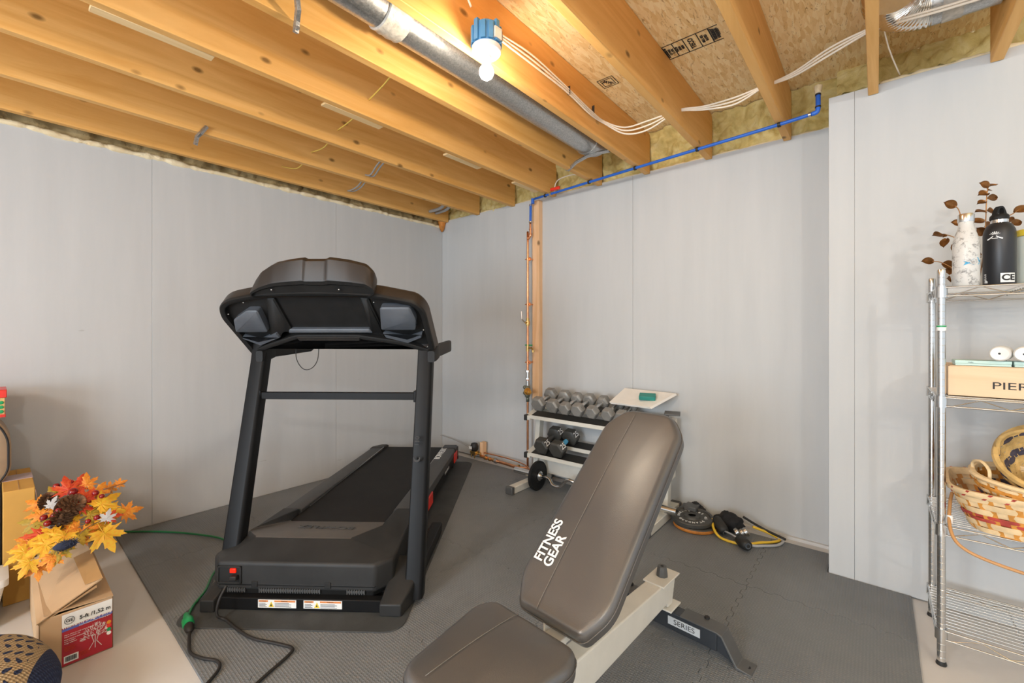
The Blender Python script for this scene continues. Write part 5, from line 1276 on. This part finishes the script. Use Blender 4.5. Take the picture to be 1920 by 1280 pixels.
for x_, x2_, lb in ((.225, .365, 'thin mint green box lying on the left end of the wooden crate'), (.372, .52, 'thin mint green box on the crate at the right edge of the picture')):
    o = thing('thin_box', lb, 'box', ((x_+x2_)/2, 2.355, Z2+.1155), group='mint boxes on the crate'); hw = (x2_-x_)/2
    MB().box((-hw, -.045, 0), (hw, .045, .0075)).out('box_base', 'mint', o, bevel=.001); MB().box((-hw-.001, -.046, .008), (hw+.001, .046, .019)).out('box_lid', 'mint', o, bevel=.001)
    text('Hello', .006, 'grey', 'lettering', o, basis((-.03, -.0466, .012), (1, 0, 0), (0, 0, 1)), .0002)
for x_, yy, lb in ((.345, 2.335, 'left white roll in clear plastic wrap on the mint boxes'), (.402, 2.33, 'right white roll in clear plastic wrap on the mint boxes')):
    o = thing('wrapped_roll', lb, 'roll', (x_, yy, Z2+.1155+.0195), group='white rolls on the mint boxes')
    MB().lathe([(.004, -.05), (.022, -.052), (.0265, -.046), (.0275, 0), (.0265, .046), (.022, .052), (.004, .05)], (0, 0, .0275), (.25, 1, 0), 28).out('roll_body', 'foamroll', o, smooth=40)
    MB().cyl((-.0131, -.0525, .0275), (-.0129, -.0515, .0275), .0035, seg=12).out('core', 'ink', o)

# baskets on the third shelf
def band(b, ring_fn, z0, z1, n, amp, ph, mi, th=.0022, N_=96):
    "one weaver: a ribbon going round the basket, passing in front of and behind the stakes"
    rings = []
    for k in range(N_):
        s = k/N_; off = amp*math.sin(PI*n*s+ph)
        P0, nr = ring_fn(s, z0); P1, nr1 = ring_fn(s, z1)
        rings.append([P0+nr*(off-th/2), P0+nr*(off+th/2), (P0+P1)/2+nr*(off+th*.9), P1+nr1*(off+th/2), P1+nr1*(off-th/2)])
    b.mi = mi
    R_ = [[b.V(p) for p in r] for r in rings]; m_ = 5
    for i in range(N_):
        for j in range(m_): b.face((R_[i][j], R_[(i+1) % N_][j], R_[(i+1) % N_][(j+1) % m_], R_[i][(j+1) % m_]))
    b.mi = 0
def basket(o, hw, hd, H, flare, levels, stakes, mats, rimmi, sq=5., rimh=.02, thick=.0022, bottom=True):
    def fn(s, z):
        t = 2*PI*s; f = flare(z/H); c, sn = math.cos(t), math.sin(t)
        r = (abs(c)**sq + abs(sn)**sq)**(-1/sq)
        p = Vector((hw*f*r*c, hd*f*r*sn, z)); n = Vector((math.copysign(abs(c*r)**(sq-1), c)/hw, math.copysign(abs(sn*r)**(sq-1), sn)/hd, 0)).normalized(); return p, n
    b = MB(); b.mi = 0
    for k in range(stakes):
        s = (k+.5)/stakes; pts = [fn(s, H*q/8) for q in range(9)]; ds = .30/stakes
        rr = []
        for q in range(9):
            z = H*q/8; a1, n1 = fn(s-ds, z); a2, n2 = fn(s+ds, z); rr.append([a1-n1*.001, a2-n2*.001, a2+n2*.001, a1+n1*.001])
        b.loft(rr)
    z = 0.
    for i, (h_, mi) in enumerate(levels): band(b, fn, z+.0006, z+h_-.0006, stakes, .0034, (PI/2 if i % 2 else -PI/2), mi, thick); z += h_
    if bottom: b.loft([[Vector(fn(k/48, .0)[0])*1.0 for k in range(48)], [Vector(fn(k/48, .0)[0])+Vector((0, 0, .003)) for k in range(48)]])
    bd = b.out('basket_body', mats, o, smooth=50)
    b = MB(); N_ = 96
    band(b, fn, H-rimh, H+.003, 2, .0, 0, 0, .013)
    rm = b.out('rim', mats[rimmi], o, smooth=50)
    return fn, bd, rm
ZB = SZ[1] + .0055
rb = thing('woven_basket', 'large rectangular splint basket with red woven bands on the third shelf', 'basket', (.488, 2.415, ZB), R(-4))
fl_ = lambda u: .78 + .22*u
mats = ['strawo', 'straw', 'strawr']
fn, bd, rm = basket(rb, .275, .20, .148, fl_, [(.020, 1), (.022, 1), (.013, 2), (.013, 2), (.022, 1), (.022, 1), (.020, 1)], 30, mats, 1)
for k in range(0, 40):
    b = MB(); s = k/40; p, n = fn(s, .128); q, n2 = fn(s+.012, .152); d = (q-p)
    tt_ = Vector((0, 0, 1)).cross(n).normalized()*.0045
    b.loft([[p+n*.0078-tt_, p+n*.0078+tt_, p+n*.0095+tt_, p+n*.0095-tt_], [q+n*.0078-tt_, q+n*.0078+tt_, q+n*.0095+tt_, q+n*.0095-tt_]])
    b.out('red_lashing', 'strawr', rb)
hp2 = [(-.262, -.06, .10), (-.268, -.10, .075), (-.272, -.17, .02), (-.262, -.215, -.02), (-.235, -.235, -.045), (-.18, -.245, -.062), (-.08, -.25, -.075), (.05, -.25, -.08), (.2, -.24, -.07), (.27, -.2, 0), (.275, -.1, .09)]
hd_ = MB().tube(smooth_path(hp2, 8), .0055, 8).out('swing_handle', 'cane', rb, smooth=180)
MB().cyl((-.270, -.15, .035), (-.271, -.165, .012), .009, seg=10).out('white_tie', 'tieW', hd_, smooth=40)
sb = thing('woven_basket', 'oval golden basket with dark blue woven band, nested inside the large basket', 'basket', (.50, 2.345, ZB+.075), R(-4), rot=(R(5), R(4), R(-6)))
fn2, _, _ = basket(sb, .235, .145, .12, lambda u: .72+.28*math.sin(u*PI/2), [(.014, 0), (.014, 0), (.014, 0), (.012, 2), (.012, 2), (.014, 1), (.014, 0), (.012, 1), (.014, 1)], 34, ['strawo', 'straw', 'strawb'], 1, 2.6, .012)
MB().tube(smooth_path([(-.225, .0, .09), (-.235, .0, .14), (-.215, -.035, .16), (-.195, -.06, .14), (-.192, -.07, .10)]), .0055, 6).out('side_handle', 'straw', sb, smooth=60)
tb = thing('woven_basket', 'tilted coarse woven basket with dark band and hoop handle, topmost of the baskets', 'basket', (.53, 2.44, ZB+.16), rot=(R(38), R(6), R(-14)))
basket(tb, .185, .165, .15, lambda u: .62+.38*math.sin(u*PI/2), [(.0125, 0)]*4 + [(.0125, 1)]*2 + [(.0125, 0)]*3 + [(.0125, 1)]*1 + [(.0125, 0)]*2, 30, ['strawy', 'strawb'], 0, 2.2, .016, thick=.006)
MB().tube(smooth_path([(-.18, -.01, .12), (-.175, -.0, .20), (-.11, .0, .265), (0, .0, .285), (.11, .0, .265), (.175, 0, .20), (.18, 0, .12)]), .0065, 8).out('hoop_handle', 'strawy', tb, smooth=60)
